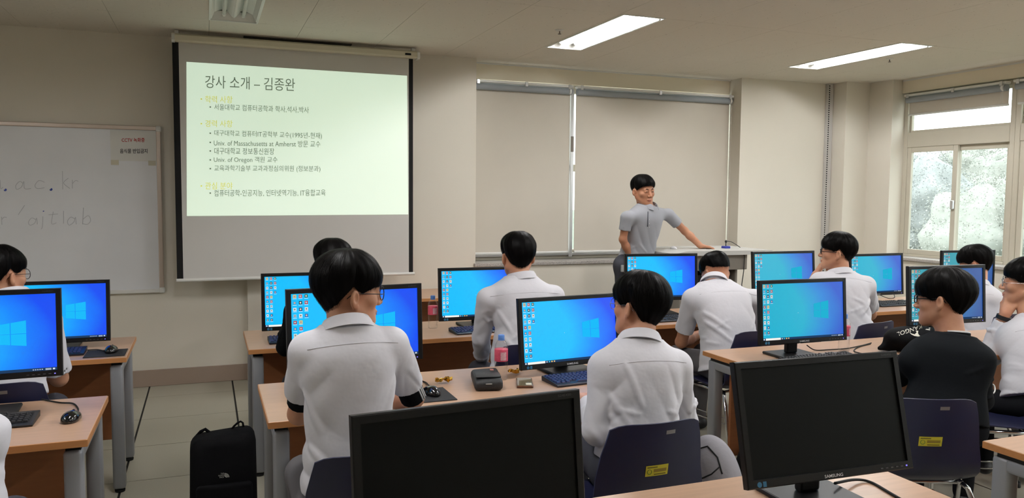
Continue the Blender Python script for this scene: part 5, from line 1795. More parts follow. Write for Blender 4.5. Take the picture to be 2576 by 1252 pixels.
# lecturer
YLc = 5.92
PEOPLE['L'] = person('lecturer in grey polo shirt leaning on the lectern',
    jj(N=(1628, 519, YLc), P=(1597, 668, YLc + 0.10), SL=(1577, 547, YLc - 0.05), SR=(1681, 540, YLc + 0.06), EL=(1567, 602, YLc - 0.02), ER=(1722, 580, YLc + 0.08), WL=(1588, 650, YLc + 0.02), WR=(1762, 618, YLc + 0.0)),
    (at(1618, 480, Y=YLc + 0.01), 174, -6, 3, 1.04), 'short', shirt_m=m_polo, trs_m=m_trs, skin=m_skin2, hair=dict(line=(80, 90, 106, 84, 104, 124, 138), lift=0.022), seed=12, folds=9, seated=False, face=True, h_body=0.0036, yoke=False, trim=False,
    cuffs=dict(L=0.58, R=0.55), bulk=1.0, armb=0.84, collar_up=0.020, neck_r=0.050, hands={'R': dict(d=(0.85, -0.10, -0.15), n=(0, 0.1, 1), side=-1, curl=(12, 22, 14), spread=10), 'L': dict(d=(0.15, -0.1, -1), n=(-1, 0, 0), side=1, curl=(25, 35, 20))},
    legpts={'L': (at(1572, 668, Y=YLc + 0.06), (at(1572, 668, Y=YLc + 0.06)[0] - 0.02, YLc + 0.02, 0.48), (at(1572, 668, Y=YLc + 0.06)[0] - 0.02, YLc + 0.08, 0.09)),
            'R': (at(1612, 668, Y=YLc + 0.12), (at(1612, 668, Y=YLc + 0.12)[0] + 0.02, YLc + 0.10, 0.48), (at(1612, 668, Y=YLc + 0.12)[0] + 0.02, YLc + 0.16, 0.09))},
    collar_fwd=(0.5, -0.85, 0))
# ================================================================== details on the people
def cam_hit(bvh, x, y, off=0.001):
    d = FWD + RIGHT * (x - IW / 2) / FPX - UP * (y - IH / 2) / FPX
    loc, no, ix, ds = bvh.ray_cast(Vector(CAM), Vector(d / np.linalg.norm(d)), 20.0)
    return None if loc is None else np.array(loc) + np.array(no) * off
def surf_line(bvh, pts, n=12, off=0.001):
    out = []
    for i in range(len(pts) - 1):
        for k in range(n):
            t = k / n
            p = cam_hit(bvh, pts[i][0] + (pts[i + 1][0] - pts[i][0]) * t, pts[i][1] + (pts[i + 1][1] - pts[i][1]) * t, off)
            if p is not None: out.append(p)
    return out
def ring(c, ax, r, w, m, name, parent, origin, thick=0.003, n=24):
    """a band around a limb"""
    ax = nrm(ax); x = nrm(np.cross(ax, [0.3, 0.5, 0.8])); y = np.cross(ax, x)
    mb = MB(); vs = []
    for k in range(n):
        a = 2 * pi * k / n
        o = x * cos(a) + y * sin(a)
        vs += [c + o * r - ax * w, c + o * (r + thick) - ax * w * 0.8, c + o * (r + thick) + ax * w * 0.8, c + o * r + ax * w]
    fs = []
    for k in range(n):
        l = (k + 1) % n
        for j in range(4):
            q = (j + 1) % 4
            fs.append((k * 4 + j, k * 4 + q, l * 4 + q, l * 4 + j))
    mb.add(vs, [tuple(reversed(f)) for f in fs])
    return obj(name, mb, m, parent, True, origin=origin, angle=60)
m_stripe = mat('white_stripe', rgb(230, 230, 232), 0.8)
for key, arms in (('A', 'LR'), ('J', 'R')):
    p = PEOPLE[key]; J = p['J']
    for s in arms:
        sh, el = J['S' + s], J['E' + s]
        d = el - sh
        us = obj('undershirt_sleeve', MB().tube([sh + d * 0.55, sh + d * 0.72, sh + d * (0.80 if s == 'L' else 0.98)], [0.046, 0.047, 0.0475], 16), m_tee, p['root'], True, origin=p['O'], angle=50)
        if key == 'A' and s == 'R':
            ax = nrm(d); out = nrm(np.array([0.75, -0.66, 0]) - ax * (np.array([0.75, -0.66, 0]) @ ax)); sd = np.cross(ax, out)
            for q in (-0.22, 0.0, 0.22):
                o = out * cos(q) + sd * sin(q)
                obj('stripe', MB().tube([sh + d * 0.70 + o * 0.0470, sh + d * 0.98 + o * 0.0475], 0.003, 6), m_stripe, us, True, origin=p['O'])
p = PEOPLE['H']
J = p['J']
ring(J['EL'] + (J['WL'] - J['EL']) * 0.93, J['WL'] - J['EL'], 0.031, 0.012, mat('wristband', rgb(22, 22, 24), 0.5), 'wristband', p['root'], p['O'], 0.006)
p = PEOPLE['F']
ax = nrm(p['axis'] * 0.6 + np.array([0, 0.1, 0.5]))
ring(p['J']['N'] + p['axis'] * 0.012, ax, 0.064, 0.012, m_blk, 'crew_neck', p['root'], p['O'], 0.006, 32)
ring(p['J']['N'] + p['axis'] * 0.022, ax, 0.0615, 0.008, m_stripe, 'undershirt_neck', p['root'], p['O'], 0.006, 32)
p = PEOPLE['L']
bv = p['bvh']
pl = surf_line(bv, [(1630, 532), (1629, 573)])
if len(pl) > 3:
    obj('placket', MB().tube(pl, 0.0045, 6), mat('placket_dark', rgb(78, 80, 88), 0.8), p['garment'], True, origin=p['O'])
for (x, y) in [(1633, 552), (1633, 562), (1633, 571)]:
    q = cam_hit(bv, x, y, 0.002)
    if q is not None:
        obj('button', MB().lathe([(0.003, -0.0012), (0.0038, 0), (0.003, 0.0012)], 10, (0, 0, 0), 'y').xf(lambda v: v + q), mat('grey_button', rgb(196, 198, 202), 0.5), p['garment'], True, origin=p['O'])
q = at(1566, 672, Y=YLc - 0.04)
obj('phone_in_pocket', MB().bbox(q[0] - 0.014, q[0] + 0.014, q[1] - 0.01, q[1] + 0.01, q[2] - 0.04, q[2] + 0.02, 0.006, 2), mat('pale_grey_plastic', rgb(150, 152, 150), 0.4), p['root'], origin=p['O'])

# ================================================================== CHAIRS
m_navy = mat('navy_plastic', rgb(30, 33, 60), 0.42, bump=0.04, bscale=500)
m_yel = mat('yellow_sticker', rgb(212, 200, 60), 0.5)
m_plate = mat('grey_plate', rgb(150, 150, 150), 0.35, 0.6)
def make_chair(sticker=True):
    t = thing('chair', '', 'chair', group='navy plastic chairs')
    prof = [(0.235, 0.415), (0.225, 0.435), (0.17, 0.445), (0.05, 0.437), (-0.08, 0.432), (-0.15, 0.442), (-0.190, 0.475), (-0.208, 0.53), (-0.222, 0.60), (-0.236, 0.68), (-0.248, 0.75), (-0.254, 0.795)]
    wid = [0.185, 0.20, 0.212, 0.218, 0.220, 0.222, 0.224, 0.222, 0.214, 0.202, 0.190, 0.178]
    n = 14
    th = 0.006
    vs = []; vb = []
    m = len(prof)
    for i, ((y, z), w) in enumerate(zip(prof, wid)):
        j0, j1 = max(0, i - 1), min(m - 1, i + 1)
        ty, tz = prof[j1][0] - prof[j0][0], prof[j1][1] - prof[j0][1]
        l = sqrt(ty * ty + tz * tz); ny, nz = -tz / l, ty / l      # towards the sitter
        ny, nz = -ny, -nz
        back = max(0, min(1, (i - 5) / 3)); seat = 1 - back
        for k in range(n + 1):
            u = -1 + 2 * k / n
            x = w * u
            dy = back * 0.045 * u * u; dz = seat * 0.020 * abs(u) ** 3 - back * 0.0
            if i >= m - 2:
                dz -= 0.020 * abs(u) ** 6
            vs.append((x, y + dy, z + dz)); vb.append((x, y + dy - ny * th, z + dz - nz * th))
    mb = MB()
    k1 = n + 1
    fs = [(i * k1 + k, i * k1 + k + 1, (i + 1) * k1 + k + 1, (i + 1) * k1 + k) for i in range(m - 1) for k in range(n)]
    N = len(vs)
    mb.add(vs + vb, fs + [tuple(reversed([q + N for q in f])) for f in fs])
    edge = [k for k in range(k1)] + [i * k1 + n for i in range(1, m)] + [(m - 1) * k1 + k for k in range(n - 1, -1, -1)] + [i * k1 for i in range(m - 2, 0, -1)]
    for a, b in zip(edge, edge[1:] + edge[:1]):
        mb.f.append((a, a + N, b + N, b))
    shell = obj('shell', mb, m_navy, t, True, angle=60)
    fr = MB()
    for s in (-1, 1):
        p1 = [(s * 0.19, 0.17, 0.42), (s * 0.205, 0.19, 0.405), (s * 0.225, 0.215, 0.30), (s * 0.235, 0.235, 0.012)]
        p2 = [(s * 0.18, -0.13, 0.42), (s * 0.195, -0.15, 0.405), (s * 0.22, -0.20, 0.30), (s * 0.235, -0.255, 0.012)]
        for pt in (p1, p2):
            lg = obj('leg', MB().tube(pt, 0.0105, 10), m_chrome, t, True)
            obj('foot_cap', MB().lathe([(0.013, 0), (0.014, 0.004), (0.013, 0.03)], 10, (pt[-1][0], pt[-1][1], 0)), m_rubber, lg, True)
        obj('side_bar', MB().tube([(s * 0.19, 0.17, 0.42), (s * 0.185, 0, 0.419), (s * 0.18, -0.13, 0.42)], 0.0105, 10), m_chrome, t, True)
    for y in (0.15, -0.11):
        obj('cross_bar', MB().tube([(-0.19, y, 0.416), (0.19, y, 0.416)], 0.008, 8), m_chrome, t, True)
    for z in (0.24, 0.275):
        obj('rack_bar', MB().tube([(-0.215, 0.18, z), (-0.2, -0.16, z), (0.2, -0.16, z), (0.215, 0.18, z)], 0.004, 6), m_chrome, t, True)
    # plate and sticker on the back
    def on_back(x, z):   # point on the rear face
        ys = np.interp(z, [p[1] for p in prof[6:]], [p[0] for p in prof[6:]])
        w = np.interp(z, [p[1] for p in prof[6:]], wid[6:])
        return np.array([x, ys + 0.045 * (x / w) ** 2 - th - 0.0012, z])
    def patch(x0, x1, z0, z1, m, name, lift=0.0, n=4):
        mb = MB(); v = []
        for i in range(n + 1):
            for j in range(2):
                q = on_back(x0 + (x1 - x0) * i / n, z0 + (z1 - z0) * j); q[1] -= lift; v.append(q)
        return obj(name, mb.add(v, [(i * 2, i * 2 + 2, i * 2 + 3, i * 2 + 1) for i in range(n)]), m, shell)
    patch(0.02, 0.058, 0.752, 0.766, m_plate, 'name_plate')
    if sticker:
        patch(-0.045, 0.045, 0.60, 0.640, m_yel, 'yellow_sticker')
        patch(-0.014, 0.038, 0.614, 0.626, mat('sticker_brown', rgb(150, 130, 50), 0.6), 'barcode', 0.0006)
        patch(-0.040, 0.0, 0.631, 0.635, mat('sticker_ink', rgb(110, 100, 40), 0.6), 'print', 0.0006)
        patch(-0.012, 0.036, 0.604, 0.608, mat('sticker_ink', rgb(110, 100, 40), 0.6), 'print', 0.0006)
        c = on_back(-0.030, 0.617); mb = MB(); n = 12
        mb.tube([c + np.array([0.0085 * cos(2 * pi * k / n), -0.0008, 0.0085 * sin(2 * pi * k / n)]) for k in range(n)], 0.0012, 4, closed=True)
        obj('seal', mb, mat('sticker_green', rgb(80, 120, 40), 0.6), shell)
    return t
CH = [('A', 0.475, 2.565, 2, 'navy chair under the student with round glasses, half behind the foreground monitor'), ('D', 1.455, 2.565, 0, 'navy plastic chair with yellow sticker under the long-sleeved white shirt'),
      ('F', 2.74, 2.46, 24, 'navy plastic chair with yellow sticker under the black sweater'), ('C', 3.00, 3.98, -6, 'navy chair of the student bending his head down'),
      ('E', 3.90, 3.99, -10, 'navy chair of the chin-resting student'), ('B', 1.60, 4.03, 0, 'navy chair of the long-sleeved student in the far row'),
      ('I', -0.82, 3.93, 0, 'dark chair back below the left monitor'), ('K', 0.60, 4.05, 0, 'navy chair of the student in black, hidden in the far row'),
      ('G', 5.08, 3.98, -8, 'navy chair near the right window behind the monitor'), ('H', 3.78, 2.86, -60, 'navy chair with bright chrome leg at the right edge'),
      ('J', -1.02, 2.50, 0, 'navy chair at the lower left edge')]
chair0 = make_chair()
for q, (k, x, y, yaw, lab) in enumerate(CH):
    t = chair0 if q == 0 else copy_tree(chair0)
    t.location = (x, y, 0); t.rotation_euler = (0, 0, radians(-yaw)); t['label'] = lab

# ================================================================== LECTERN
m_lt = mat('lectern_grey', rgb(196, 196, 192), 0.45)
m_lb = mat('lectern_taupe', rgb(136, 130, 122), 0.5)
m_dk = mat('dark_interior', rgb(30, 29, 28), 0.7)
lec = thing('lectern', 'grey lectern with wide pale top and open equipment shelves', 'lectern', (4.03, 5.90, 0))
lx = -4.03
def LB(name, x0, x1, y0, y1, z0, z1, m, parent=lec, r=0.006):
    return obj(name, MB().bbox(x0 + lx, x1 + lx, y0 - 5.90, y1 - 5.90, z0, z1, r, 2), m, parent)
tp = MB().prism([(3.66, 1.065), (4.66, 1.065), (4.66, 1.10), (3.78, 1.105), (3.66, 1.085)], 5.66, 6.30, 'y')
obj('lectern_top', tp.xf(lambda p: p - np.array([4.03, 5.90, 0])), m_lt, lec)
LB('upper_panel', 3.74, 4.44, 5.72, 5.74, 0.93, 1.065, m_lb)
LB('upper_box', 3.74, 4.44, 5.74, 6.25, 0.95, 1.06, m_lb)
LB('side_panel', 4.36, 4.385, 5.78, 6.25, 0.02, 0.95, m_lb)
LB('side_panel', 3.79, 3.815, 5.78, 6.25, 0.02, 0.95, m_lb)
LB('back_panel', 3.815, 4.36, 6.22, 6.24, 0.02, 0.95, m_dk)
for z in (0.10, 0.42, 0.70):
    LB('shelf', 3.815, 4.36, 5.80, 6.22, z, z + 0.018, m_dk)
LB('plinth', 3.80, 4.375, 5.80, 6.24, 0.0, 0.08, m_dk)
for z, h in ((0.72, 0.09), (0.82, 0.06), (0.44, 0.16)):
    a = tag(LB('amplifier', 3.86, 4.32, 5.84, 6.15, z + 0.001, z + h, m_black, None), 'black rack device in the lectern, %s' % {0.72: 'under the top one', 0.82: 'topmost', 0.44: 'lowest and tallest'}[z], 'amplifier', 'rack devices in the lectern')
    a.location = (4.03, 5.90, 0)
mic = thing('microphone', 'small gooseneck microphone with blue base on the lectern top', 'microphone', tuple(at(1826, 620, Y=5.95)[:2]) + (1.10,))
obj('base', MB().bbox(-0.03, 0.03, -0.03, 0.03, 0.0, 0.022, 0.006, 2), mat('blue_plastic', rgb(40, 50, 150), 0.4), mic)
obj('stem', MB().tube([(0, 0, 0.02), (0, 0, 0.055)], 0.004, 8), m_black, mic, True)
obj('head', MB().lathe([(0.003, 0.05), (0.010, 0.056), (0.011, 0.066), (0.006, 0.075)], 12), m_black, mic, True)
tag(obj('microphone_cable', MB().tube([at(1828, 606, Y=5.96), at(1840, 608, Y=5.97), at(1852, 615, Y=5.98), at(1862, 622, Y=6.0)], 0.003, 6), m_rubber), 'thin black cable curving from the microphone', 'cable')
tag(obj('lectern_cable', MB().tube([at(1868, 634, Y=5.72), at(1873, 644, Y=5.71), at(1871, 680, Y=5.71), at(1866, 715, Y=5.71), at(1868, 760, Y=5.71)], 0.004, 6), m_rubber), 'black cable hanging down the side of the lectern', 'cable')
tag(obj('lectern_mouse', MB().lathe([(0.03, 0.0), (0.031, 0.008), (0.024, 0.02), (0.01, 0.027), (0.001, 0.029)], 16).xf(lambda v: np.array([v[0] * 0.8 + 3.83, v[1] * 1.4 + 5.95, v[2] + 1.103])), mat('pale_mouse', rgb(210, 210, 212), 0.25), None, True), 'pale mouse lying on the lectern beside the lecturer', 'mouse')

# ================================================================== KEYBOARDS
def key_mesh():
    mb = MB()
    a, b, h = 0.0078, 0.0058, 0.006
    return mb.add([(-a, -a, 0), (a, -a, 0), (a, a, 0), (-a, a, 0), (-b, -b, h), (b, -b, h), (b, b, h), (-b, b, h)], [(0, 1, 5, 4), (1, 2, 6, 5), (2, 3, 7, 6), (3, 0, 4, 7), (4, 5, 6, 7)])
KEYS = []
for r in range(6):
    z = 0.0
    row = [(-0.208 + 0.019 * k, 1.0) for k in range(15)] if r else [(-0.208 + 0.0195 * k + 0.006 * (k // 4), 1.0) for k in range(13)]
    if r == 5:
        row = [(-0.206, 1.3), (-0.180, 1.2), (-0.155, 1.2), (-0.085, 5.6), (-0.012, 1.2), (0.013, 1.2), (0.038, 1.2), (0.062, 1.3)]
    for (x, w) in row:
        KEYS.append((x, 0.056 - 0.0205 * r, w))
    for k in range(3):
        if r in (0, 1, 2) or (r == 5) or (r == 4 and k == 1):
            KEYS.append((0.092 + 0.019 * k, 0.056 - 0.0205 * r, 1.0))
    if r > 0:
        for k in range(4):
            KEYS.append((0.157 + 0.019 * k, 0.056 - 0.0205 * r, 1.0))
m_kbb = mat('keyboard_black', rgb(24, 24, 26), 0.45)
m_keyk = mat('key_black', rgb(34, 34, 37), 0.4)
m_kbn = mat('keyboard_navy', rgb(18, 20, 34), 0.4)
m_keyn = mat('key_navy', rgb(36, 44, 88), 0.35)
m_keyw = mat('key_white', rgb(222, 224, 228), 0.4)
def make_keyboard(label, x, y, yaw, mb_, mk, individual):
    t = thing('keyboard', label, 'keyboard', (x, y, DH), radians(-yaw), 'computer keyboards')
    body = MB().prism([(-0.075, 0.002), (0.072, 0.002), (0.075, 0.02), (0.07, 0.024), (-0.07, 0.012), (-0.077, 0.008)], -0.224, 0.24, 'x')
    case = obj('case', body, mb_, t)
    def zk(yy): return 0.0125 + (yy + 0.07) * 0.082
    if individual:
        for sx in sorted(set(k[2] for k in KEYS)):
            me = None
            for (kx, ky, w) in KEYS:
                if w != sx: continue
                if me is None:
                    o = obj('key', key_mesh().xf(lambda p: p * np.array([sx, 1, 1])), mk, t); me = o.data
                else:
                    o = bpy.data.objects.new('key', me); COL.objects.link(o); o.parent = t
                o.location = (kx + (sx - 1) * 0.004, ky, zk(ky))
    else:
        mb2 = MB()
        for (kx, ky, w) in KEYS:
            s = len(mb2.v); km = key_mesh(); mb2.add(km.v, km.f)
            mb2.xf(lambda p: p * np.array([w, 1, 1]) + np.array([kx, ky, zk(ky)]), s)
        tag(obj('keys', mb2, mk, t), kind='stuff')
    return t
make_keyboard('black keyboard cut off at the left edge on the near left desk', -0.84, 3.33, 0, m_kbb, m_keyk, True)
make_keyboard('navy keyboard on the far left desk beside the mouse pad', -0.845, 4.665, 0, m_kbn, m_keyn, False)
make_keyboard('navy keyboard on the far desk beside the student in black', 0.545, 4.66, 0, m_kbn, m_keyn, False)
make_keyboard('navy keyboard on the far desk by the first water bottle', 1.625, 4.625, -4, m_kbn, m_keyn, False)
make_keyboard('navy keyboard on the middle desk beside the phone', 1.66, 3.245, -5, m_kbn, m_keyn, True)
make_keyboard('black keyboard on the desk before the lectern', 2.83, 4.63, -2, m_kbb, m_keyk, False)
make_keyboard('black keyboard under the lit monitor with the bottle beside it', 2.985, 3.215, -3, m_kbb, m_keyk, True)
make_keyboard('black keyboard right of the chin-resting student', 5.12, 4.73, 0, m_kbb, m_keyk, False)
make_keyboard('white keyboard near the right window', 6.17, 4.72, 0, m_whitepl, m_keyw, False)

# ================================================================== MICE and PADS
def make_mouse(label, x, y, yaw, z=DH, cable=None):
    t = thing('mouse', label, 'mouse', (x, y, z), radians(-yaw), 'black mice')
    S = Solid(0.004)
    S.ell((0, -0.012, 0.008), (0.031, 0.048, 0.030), None, 0.01)
    S.ell((0, 0.022, 0.006), (0.029, 0.038, 0.024), None, 0.012)
    V, Q = S.mesh(); V[:, 2] = np.maximum(V[:, 2], 0.001)
    np_obj('shell', V, Q, m_blackgloss, t, (0, 0, 0))
    obj('wheel', MB().lathe([(0.008, -0.003), (0.009, 0), (0.008, 0.003)], 12, (0, 0.030, 0.026), 'x'), m_rubber, t, True)
    return t
make_mouse('glossy black mouse on the bare corner of the near left desk', -0.482, 3.30, 8)
make_mouse('black mouse on the pad of the far left desk', -0.478, 4.625, 5, DH + 0.004)
make_mouse('glossy black mouse on the pad beside the short-sleeved student', 0.884, 3.215, -8, DH + 0.004)
def pad(label, x0, x1, y0, y1):
    o = obj('mouse_pad', MB().bbox(x0, x1, y0, y1, DH + 0.0005, DH + 0.004, 0.0015, 1), mat('mouse_pad', rgb(26, 26, 28), 0.85))
    tag(o, label, 'mouse pad', 'black mouse pads')
pad('black mouse pad on the far left desk', -0.60, -0.405, 4.51, 4.70)
pad('black mouse pad on the middle desk beside the striped sleeve', 0.745, 0.965, 3.10, 3.32)
pad('black mouse pad half under the black bag', 3.30, 3.50, 3.13, 3.30)

# ================================================================== BOTTLES
def pet_mat():
    m = bpy.data.materials.new('clear_bottle'); m.use_nodes = True
    nt = m.node_tree; nt.nodes.remove(nt.nodes['Principled BSDF'])
    t = nt.nodes.new('ShaderNodeBsdfTransparent'); t.inputs['Color'].default_value = (0.985, 0.99, 0.99, 1)
    g = nt.nodes.new('ShaderNodeBsdfGlossy'); g.inputs['Roughness'].default_value = 0.06
    fr = nt.nodes.new('ShaderNodeLayerWeight'); fr.inputs['Blend'].default_value = 0.12
    mx = nt.nodes.new('ShaderNodeMixShader')
    nt.links.new(fr.outputs['Facing'], mx.inputs[0])
    nt.links.new(t.outputs[0], mx.inputs[1]); nt.links.new(g.outputs[0], mx.inputs[2]); nt.links.new(mx.outputs[0], nt.nodes['Material Output'].inputs['Surface'])
    return m
m_pet = pet_mat()
m_pink = mat('pink_label', rgb(226, 92, 120), 0.45, var=0.25, vscale=60)
m_cap = mat('blue_cap', rgb(92, 140, 214), 0.4)
def make_bottle(label, x, y, yaw=0):
    t = thing('water_bottle', label, 'bottle', (x, y, DH), radians(yaw), 'water bottles with pink labels')
    pr = [(0.026, 0.0), (0.030, 0.006), (0.031, 0.02), (0.0285, 0.030), (0.031, 0.040), (0.029, 0.055), (0.031, 0.070), (0.031, 0.085), (0.0305, 0.145), (0.031, 0.150), (0.029, 0.160), (0.022, 0.176), (0.0135, 0.188), (0.0125, 0.196)]
    obj('bottle_body', MB().lathe(pr, 28), m_pet, t, True)
    obj('label', MB().lathe([(0.0312, 0.088), (0.0316, 0.09), (0.0316, 0.142), (0.0312, 0.144)], 28), m_pink, t, True)
    lb = MB()
    n = 5
    vs = []
    for k in range(n + 1):
        a = radians(-115 + 50 * k / n)
        for z in (0.094, 0.132):
            vs.append((0.0321 * cos(a), 0.0321 * sin(a), z))
    obj('label_print', lb.add(vs, [(2 * k, 2 * k + 2, 2 * k + 3, 2 * k + 1) for k in range(n)]), mat('label_pale', rgb(240, 190, 200), 0.5, var=0.4, vscale=220), t)
    obj('cap', MB().lathe([(0.0148, 0.188), (0.0150, 0.190), (0.0150, 0.206), (0.0135, 0.209)], 24), m_cap, t, True, angle=40)
    obj('neck_ring', MB().lathe([(0.016, 0.184), (0.0165, 0.1855), (0.016, 0.187)], 24), m_cap, t, True)
    return t
make_bottle('water bottle with pink label and blue cap between the two far monitors', 1.336, 4.83, 10)
make_bottle('water bottle with pink label standing on the middle desk beside the pouch', 1.263, 3.385, 0)
make_bottle('water bottle half hidden behind the lit monitor on the right desk', 3.30, 3.39, 30)

# ================================================================== POUCH, PHONE, WRAPPERS
t = thing('pouch', 'small black zipped pouch beside the water bottle', 'pouch', (1.165, 3.31, DH), radians(-14))
pb = MB().bbox(-0.062, 0.062, -0.125, 0.115, 0.001, 0.05, 0.018, 4)
pb.xf(lambda p: np.array([p[0] * (1 + 0.06 * sin(p[1] * 30)), p[1], p[2] * (1 + 0.25 * (0.115 - abs(p[1])) / 0.115) * (1.0 + 0.06 * sin(40 * p[0]))]))
obj('pouch_body', pb, mat('black_nylon', rgb(28, 29, 31), 0.6, bump=0.2, bscale=60), t, True)
obj('flap', MB().bbox(-0.056, 0.056, -0.10, -0.02, 0.054, 0.062, 0.004, 2), mat('black_nylon2', rgb(34, 35, 37), 0.6), t, True)
obj('badge', MB().bbox(0.018, 0.034, 0.012, 0.032, 0.0615, 0.0645, 0.001, 1), mat('badge', rgb(190, 120, 110), 0.5), t)
obj('zip', MB().tube([(-0.06, -0.11, 0.03), (0, -0.127, 0.034), (0.06, -0.11, 0.03)], 0.002, 6), m_alu, t, True)
t = thing('phone', 'phone face down in a clear brown case on the middle desk', 'phone', (1.332, 3.265, DH), radians(-20))
obj('case', MB().bbox(-0.037, 0.037, -0.078, 0.078, 0.0005, 0.011, 0.0045, 3), mat('clear_brown_case', rgb(92, 58, 40), 0.25, coat=0.5), t, True, angle=60)
obj('back_glass', MB().bbox(-0.033, 0.033, -0.073, 0.073, 0.0105, 0.0118, 0.0006, 1), mat('phone_back', rgb(128, 116, 88), 0.12, coat=0.6), t)
obj('card', MB().bbox(0.004, 0.030, -0.062, -0.028, 0.0118, 0.0126, 0.0003, 1), mat('card', rgb(214, 208, 186), 0.5), t)
def wrapper(label, x, y, seed):
    rg = random.Random(seed)
    bm = bmesh.new()
    bmesh.ops.create_grid(bm, x_segments=9, y_segments=5, size=1.0)
    for v in bm.verts:
        u, w = v.co.x, v.co.y
        v.co = Vector((u * 0.036 + rg.uniform(-0.004, 0.004), w * 0.014 + 0.008 * sin(5 * u + seed) + rg.uniform(-0.004, 0.004), 0.004 + abs(0.016 * sin(3.1 * u + 2 * w + seed)) + rg.uniform(0, 0.010)))
    mb = MB(); bm.verts.index_update()
    mb.add([v.co for v in bm.verts], [[v.index for v in f.verts] for f in bm.faces])
    n = len(mb.v); f0 = list(mb.f)
    mb.add([(a, b, c - 0.0008) for a, b, c in mb.v], [tuple(reversed(f)) for f in f0]); bm.free()
    o = obj('candy_wrapper', mb, mat('gold_foil', rgb(226, 178, 78), 0.22, 1.0)); o.location = (x, y, DH)
    tag(o, label, 'wrapper', 'gold candy wrappers')
wrapper('crumpled gold wrapper left of the pouch', 0.995, 3.40, 1)
wrapper('crumpled gold wrapper behind the phone', 1.362, 3.465, 4)

# ================================================================== BAGS
m_nyl = mat('bag_black', rgb(9, 9, 11), 0.85, bump=0.15, bscale=90, spec=0.12)
t = thing('backpack', 'black backpack with small white logo standing in the aisle', 'backpack', (0.06, 3.93, 0))
bp = MB().bbox(-0.15, 0.145, -0.10, 0.10, 0.0, 0.435, 0.05, 5)
bp.xf(lambda p: np.array([p[0] * (1.03 - 0.10 * p[2]) + 0.02 * (p[2] - 0.2) * 0.3, p[1] * (1.1 - 0.5 * p[2]) + 0.03 * p[2], p[2] + 0.012 * (p[0] / 0.15) * (p[2] / 0.43)]))
obj('bag_body', bp, m_nyl, t, True)
obj('carry_handle', MB().tube([(0.03, 0.04, 0.425), (0.05, 0.04, 0.45), (0.066, 0.04, 0.464), (0.080, 0.04, 0.470), (0.090, 0.04, 0.462), (0.094, 0.04, 0.43)], 0.005, 8), m_nyl, t, True)
obj('shoulder_strap', MB().tube([(-0.12, 0.06, 0.41), (-0.10, 0.05, 0.435), (-0.08, 0.05, 0.445), (-0.06, 0.05, 0.425)], 0.008, 8), m_nyl, t, True)
obj('front_pocket', MB().bbox(-0.125, 0.125, -0.115, -0.075, 0.03, 0.22, 0.02, 3).xf(lambda p: p + np.array([0, 0.004, 0])), m_nyl, t, True)
lg = MB()
for k, (s, w) in enumerate((('THE', 0.014), ('NORTH', 0.024), ('FACE', 0.019))):
    text_flat(lg, s, (-0.028 + 0.026 - w, -0.1015, 0.268 - k * 0.0085), (1, 0, 0), (0, 0, 1), w, 0.0065)
obj('logo_lettering', lg, mat('logo_white', rgb(190, 192, 186), 0.7), t)
dm = MB()
for r0, r1 in ((0.006, 0.011), (0.013, 0.0165), (0.0185, 0.0215)):
    n = 8; v = []
    for k in range(n + 1):
        a = radians(90 - 90 * k / n)
        v += [(r0 * cos(a), -0.1015, 0.2505 + r0 * sin(a)), (r1 * cos(a), -0.1015, 0.2505 + r1 * sin(a))]
    dm.add(v, [(2 * k, 2 * k + 1, 2 * k + 3, 2 * k + 2) for k in range(n)])
obj('logo_dome', dm, MATS['logo_white'], t)

# black soft bag on the right desk
S = Solid(0.006)
S.ell((3.69, 3.29, 0.775), (0.185, 0.115, 0.075), head_frame(-8, 0, 10), 0.02)
S.ell((3.73, 3.22, 0.785), (0.12, 0.10, 0.072), None, 0.05)
S.cone((3.50, 3.33, 0.735), (3.66, 3.30, 0.77), 0.012, 0.05, 0.05)
V, Q = S.mesh(); V[:, 2] = np.maximum(V[:, 2], DH + 0.001)
kb = thing('soft_bag', 'black soft bag with white lettering lying on the right desk', 'bag', (3.70, 3.29, DH))
kO = np.array(kb.location)
np_obj('bag_body', V, Q, m_nyl, kb, kO)
kbv = BVHTree.FromPolygons([tuple(p) for p in V.tolist()], [tuple(q) for q in Q.tolist()])
m_log = mat('logo_cream', rgb(216, 212, 198), 0.7)
def on_bag(x, y):
    q = cam_hit(kbv, x, y, 0.0015)
    return q if q is not None else at(x, y, Y=3.2)
tx = MB()
p0, p1 = np.array([2318.0, 816.0]), np.array([2256.0, 836.0])
ux = p1 - p0; uv_ = np.array([0.15, 1.0]) * 10
text_on(tx, 'KANGOL', lambda u, v: on_bag(*(p0 + ux * u + uv_ * v)))
obj('lettering', tx, m_log, kb, origin=kO)
kg = [(2287, 835), (2293, 839), (2301, 841), (2306, 836), (2303, 832), (2310, 832), (2309, 838), (2312, 843), (2319, 847), (2308, 846), (2300, 845), (2292, 841)]
mb = MB(); mb.add([on_bag(x, y) for x, y in kg], [tuple(range(len(kg)))])
obj('animal_logo', mb, m_log, kb, origin=kO)
tri = [(2327, 829), (2340, 824), (2339, 831)]
obj('patch', MB().add([on_bag(x, y) for x, y in tri], [(0, 1, 2)]), m_log, kb, origin=kO)

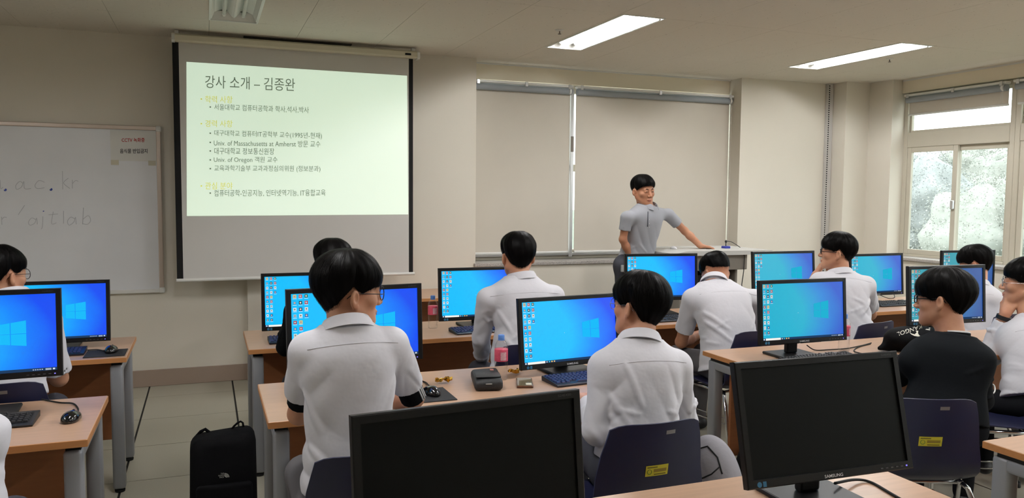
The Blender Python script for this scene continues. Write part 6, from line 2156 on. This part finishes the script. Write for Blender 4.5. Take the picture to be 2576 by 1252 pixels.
# grey bag hung behind the navy chair and black bag on the floor
def soft_bag(name, label, c, r, m, yaw, piping=None):
    S = Solid(0.010)
    R = head_frame(yaw, 0, 0)
    S.ell(c, r, R, 0.02)
    S.ell(np.array(c) - np.array([0, 0, r[2] * 0.35]), (r[0] * 1.05, r[1] * 1.1, r[2] * 0.75), R, 0.04)
    V, Q = S.mesh(); V[:, 2] = np.maximum(V[:, 2], 0.002)
    t = thing(name, label, 'bag', (c[0], c[1], 0))
    np_obj('bag_body', V, Q, m, t, (c[0], c[1], 0))
    bv = BVHTree.FromPolygons([tuple(p) for p in V.tolist()], [tuple(q) for q in Q.tolist()])
    if piping:
        for pl in piping:
            L = surf_line(bv, pl)
            if len(L) > 3:
                obj('piping', MB().tube(L, 0.003, 6), m_rubber, t, True, origin=(c[0], c[1], 0))
    return t
soft_bag('shoulder_bag', 'grey cloth bag with dark piping on the floor beside the navy chair', (1.97, 2.74, 0.28), (0.13, 0.17, 0.29), mat('grey_canvas', rgb(150, 148, 154), 0.85, bump=0.2, bscale=40), 0,
         [[(1752, 1130), (1780, 1122), (1805, 1150), (1818, 1195)], [(1760, 1205), (1790, 1192), (1812, 1172)]])
soft_bag('floor_bag', 'black bag on the floor under the right desk', (2.72, 3.30, 0.16), (0.16, 0.14, 0.17), m_nyl, 0)

# ================================================================== CABLES
def cable(name, label, pts, r=0.003, m=None, z=None):
    P3 = [np.array(p, float) for p in pts]
    out = []
    for i in range(len(P3) - 1):
        p0, p1, p2, p3 = P3[max(i - 1, 0)], P3[i], P3[i + 1], P3[min(i + 2, len(P3) - 1)]
        for k in range(6):
            t = k / 6
            out.append(0.5 * ((2 * p1) + (-p0 + p2) * t + (2 * p0 - 5 * p1 + 4 * p2 - p3) * t * t + (-p0 + 3 * p1 - 3 * p2 + p3) * t ** 3))
    out.append(P3[-1])
    return tag(obj(name, MB().tube(out, r, 6), m or m_rubber, None, True), label, 'cable')
def dz(x, y, h=0.004): return at(x, y, Z=DH + h)
cable('mouse_cable', 'mouse cable on the near left desk', [dz(196, 1038, 0.012), dz(196, 1026), dz(183, 1014), dz(150, 1012), dz(105, 1004)])
cable('mouse_cable', 'mouse cable on the far left desk', [dz(262, 882, 0.01), dz(245, 879), dz(220, 880)])
cable('mouse_cable', 'mouse cable on the middle desk behind the striped sleeve', [dz(1082, 974, 0.012), dz(1072, 962), dz(1055, 956)])
cable('monitor_cable', 'black cable looping over the right desk toward the soft bag', [at(2030, 868, Y=3.40), dz(2050, 880, 0.006), dz(2085, 879), dz(2130, 876), dz(2170, 868), dz(2192, 862)])
cable('keyboard_cable', 'black cable ending at the mouse pad on the right desk', [dz(2190, 864), dz(2160, 872), dz(2148, 882), dz(2165, 888), dz(2190, 891, 0.006)])
cable('monitor_cable', 'thick black cable trailing over the foreground desk', [dz(2100, 1215, 0.03), dz(2150, 1206, 0.012), dz(2190, 1212), dz(2240, 1240), dz(2300, 1275)], 0.0042)
cable('monitor_cable', 'black cable under the far right monitor beside the keyboard', [dz(2210, 740, 0.03), dz(2235, 750), dz(2250, 748), dz(2248, 738, 0.02)])
cable('headphone_cable', 'white cable loop beside the black sweater', [at(2470, 985, Y=2.74), at(2488, 992, Y=2.76), at(2502, 985, Y=2.78), at(2500, 968, Y=2.80), at(2482, 962, Y=2.80)], 0.0035, m_whitepl)
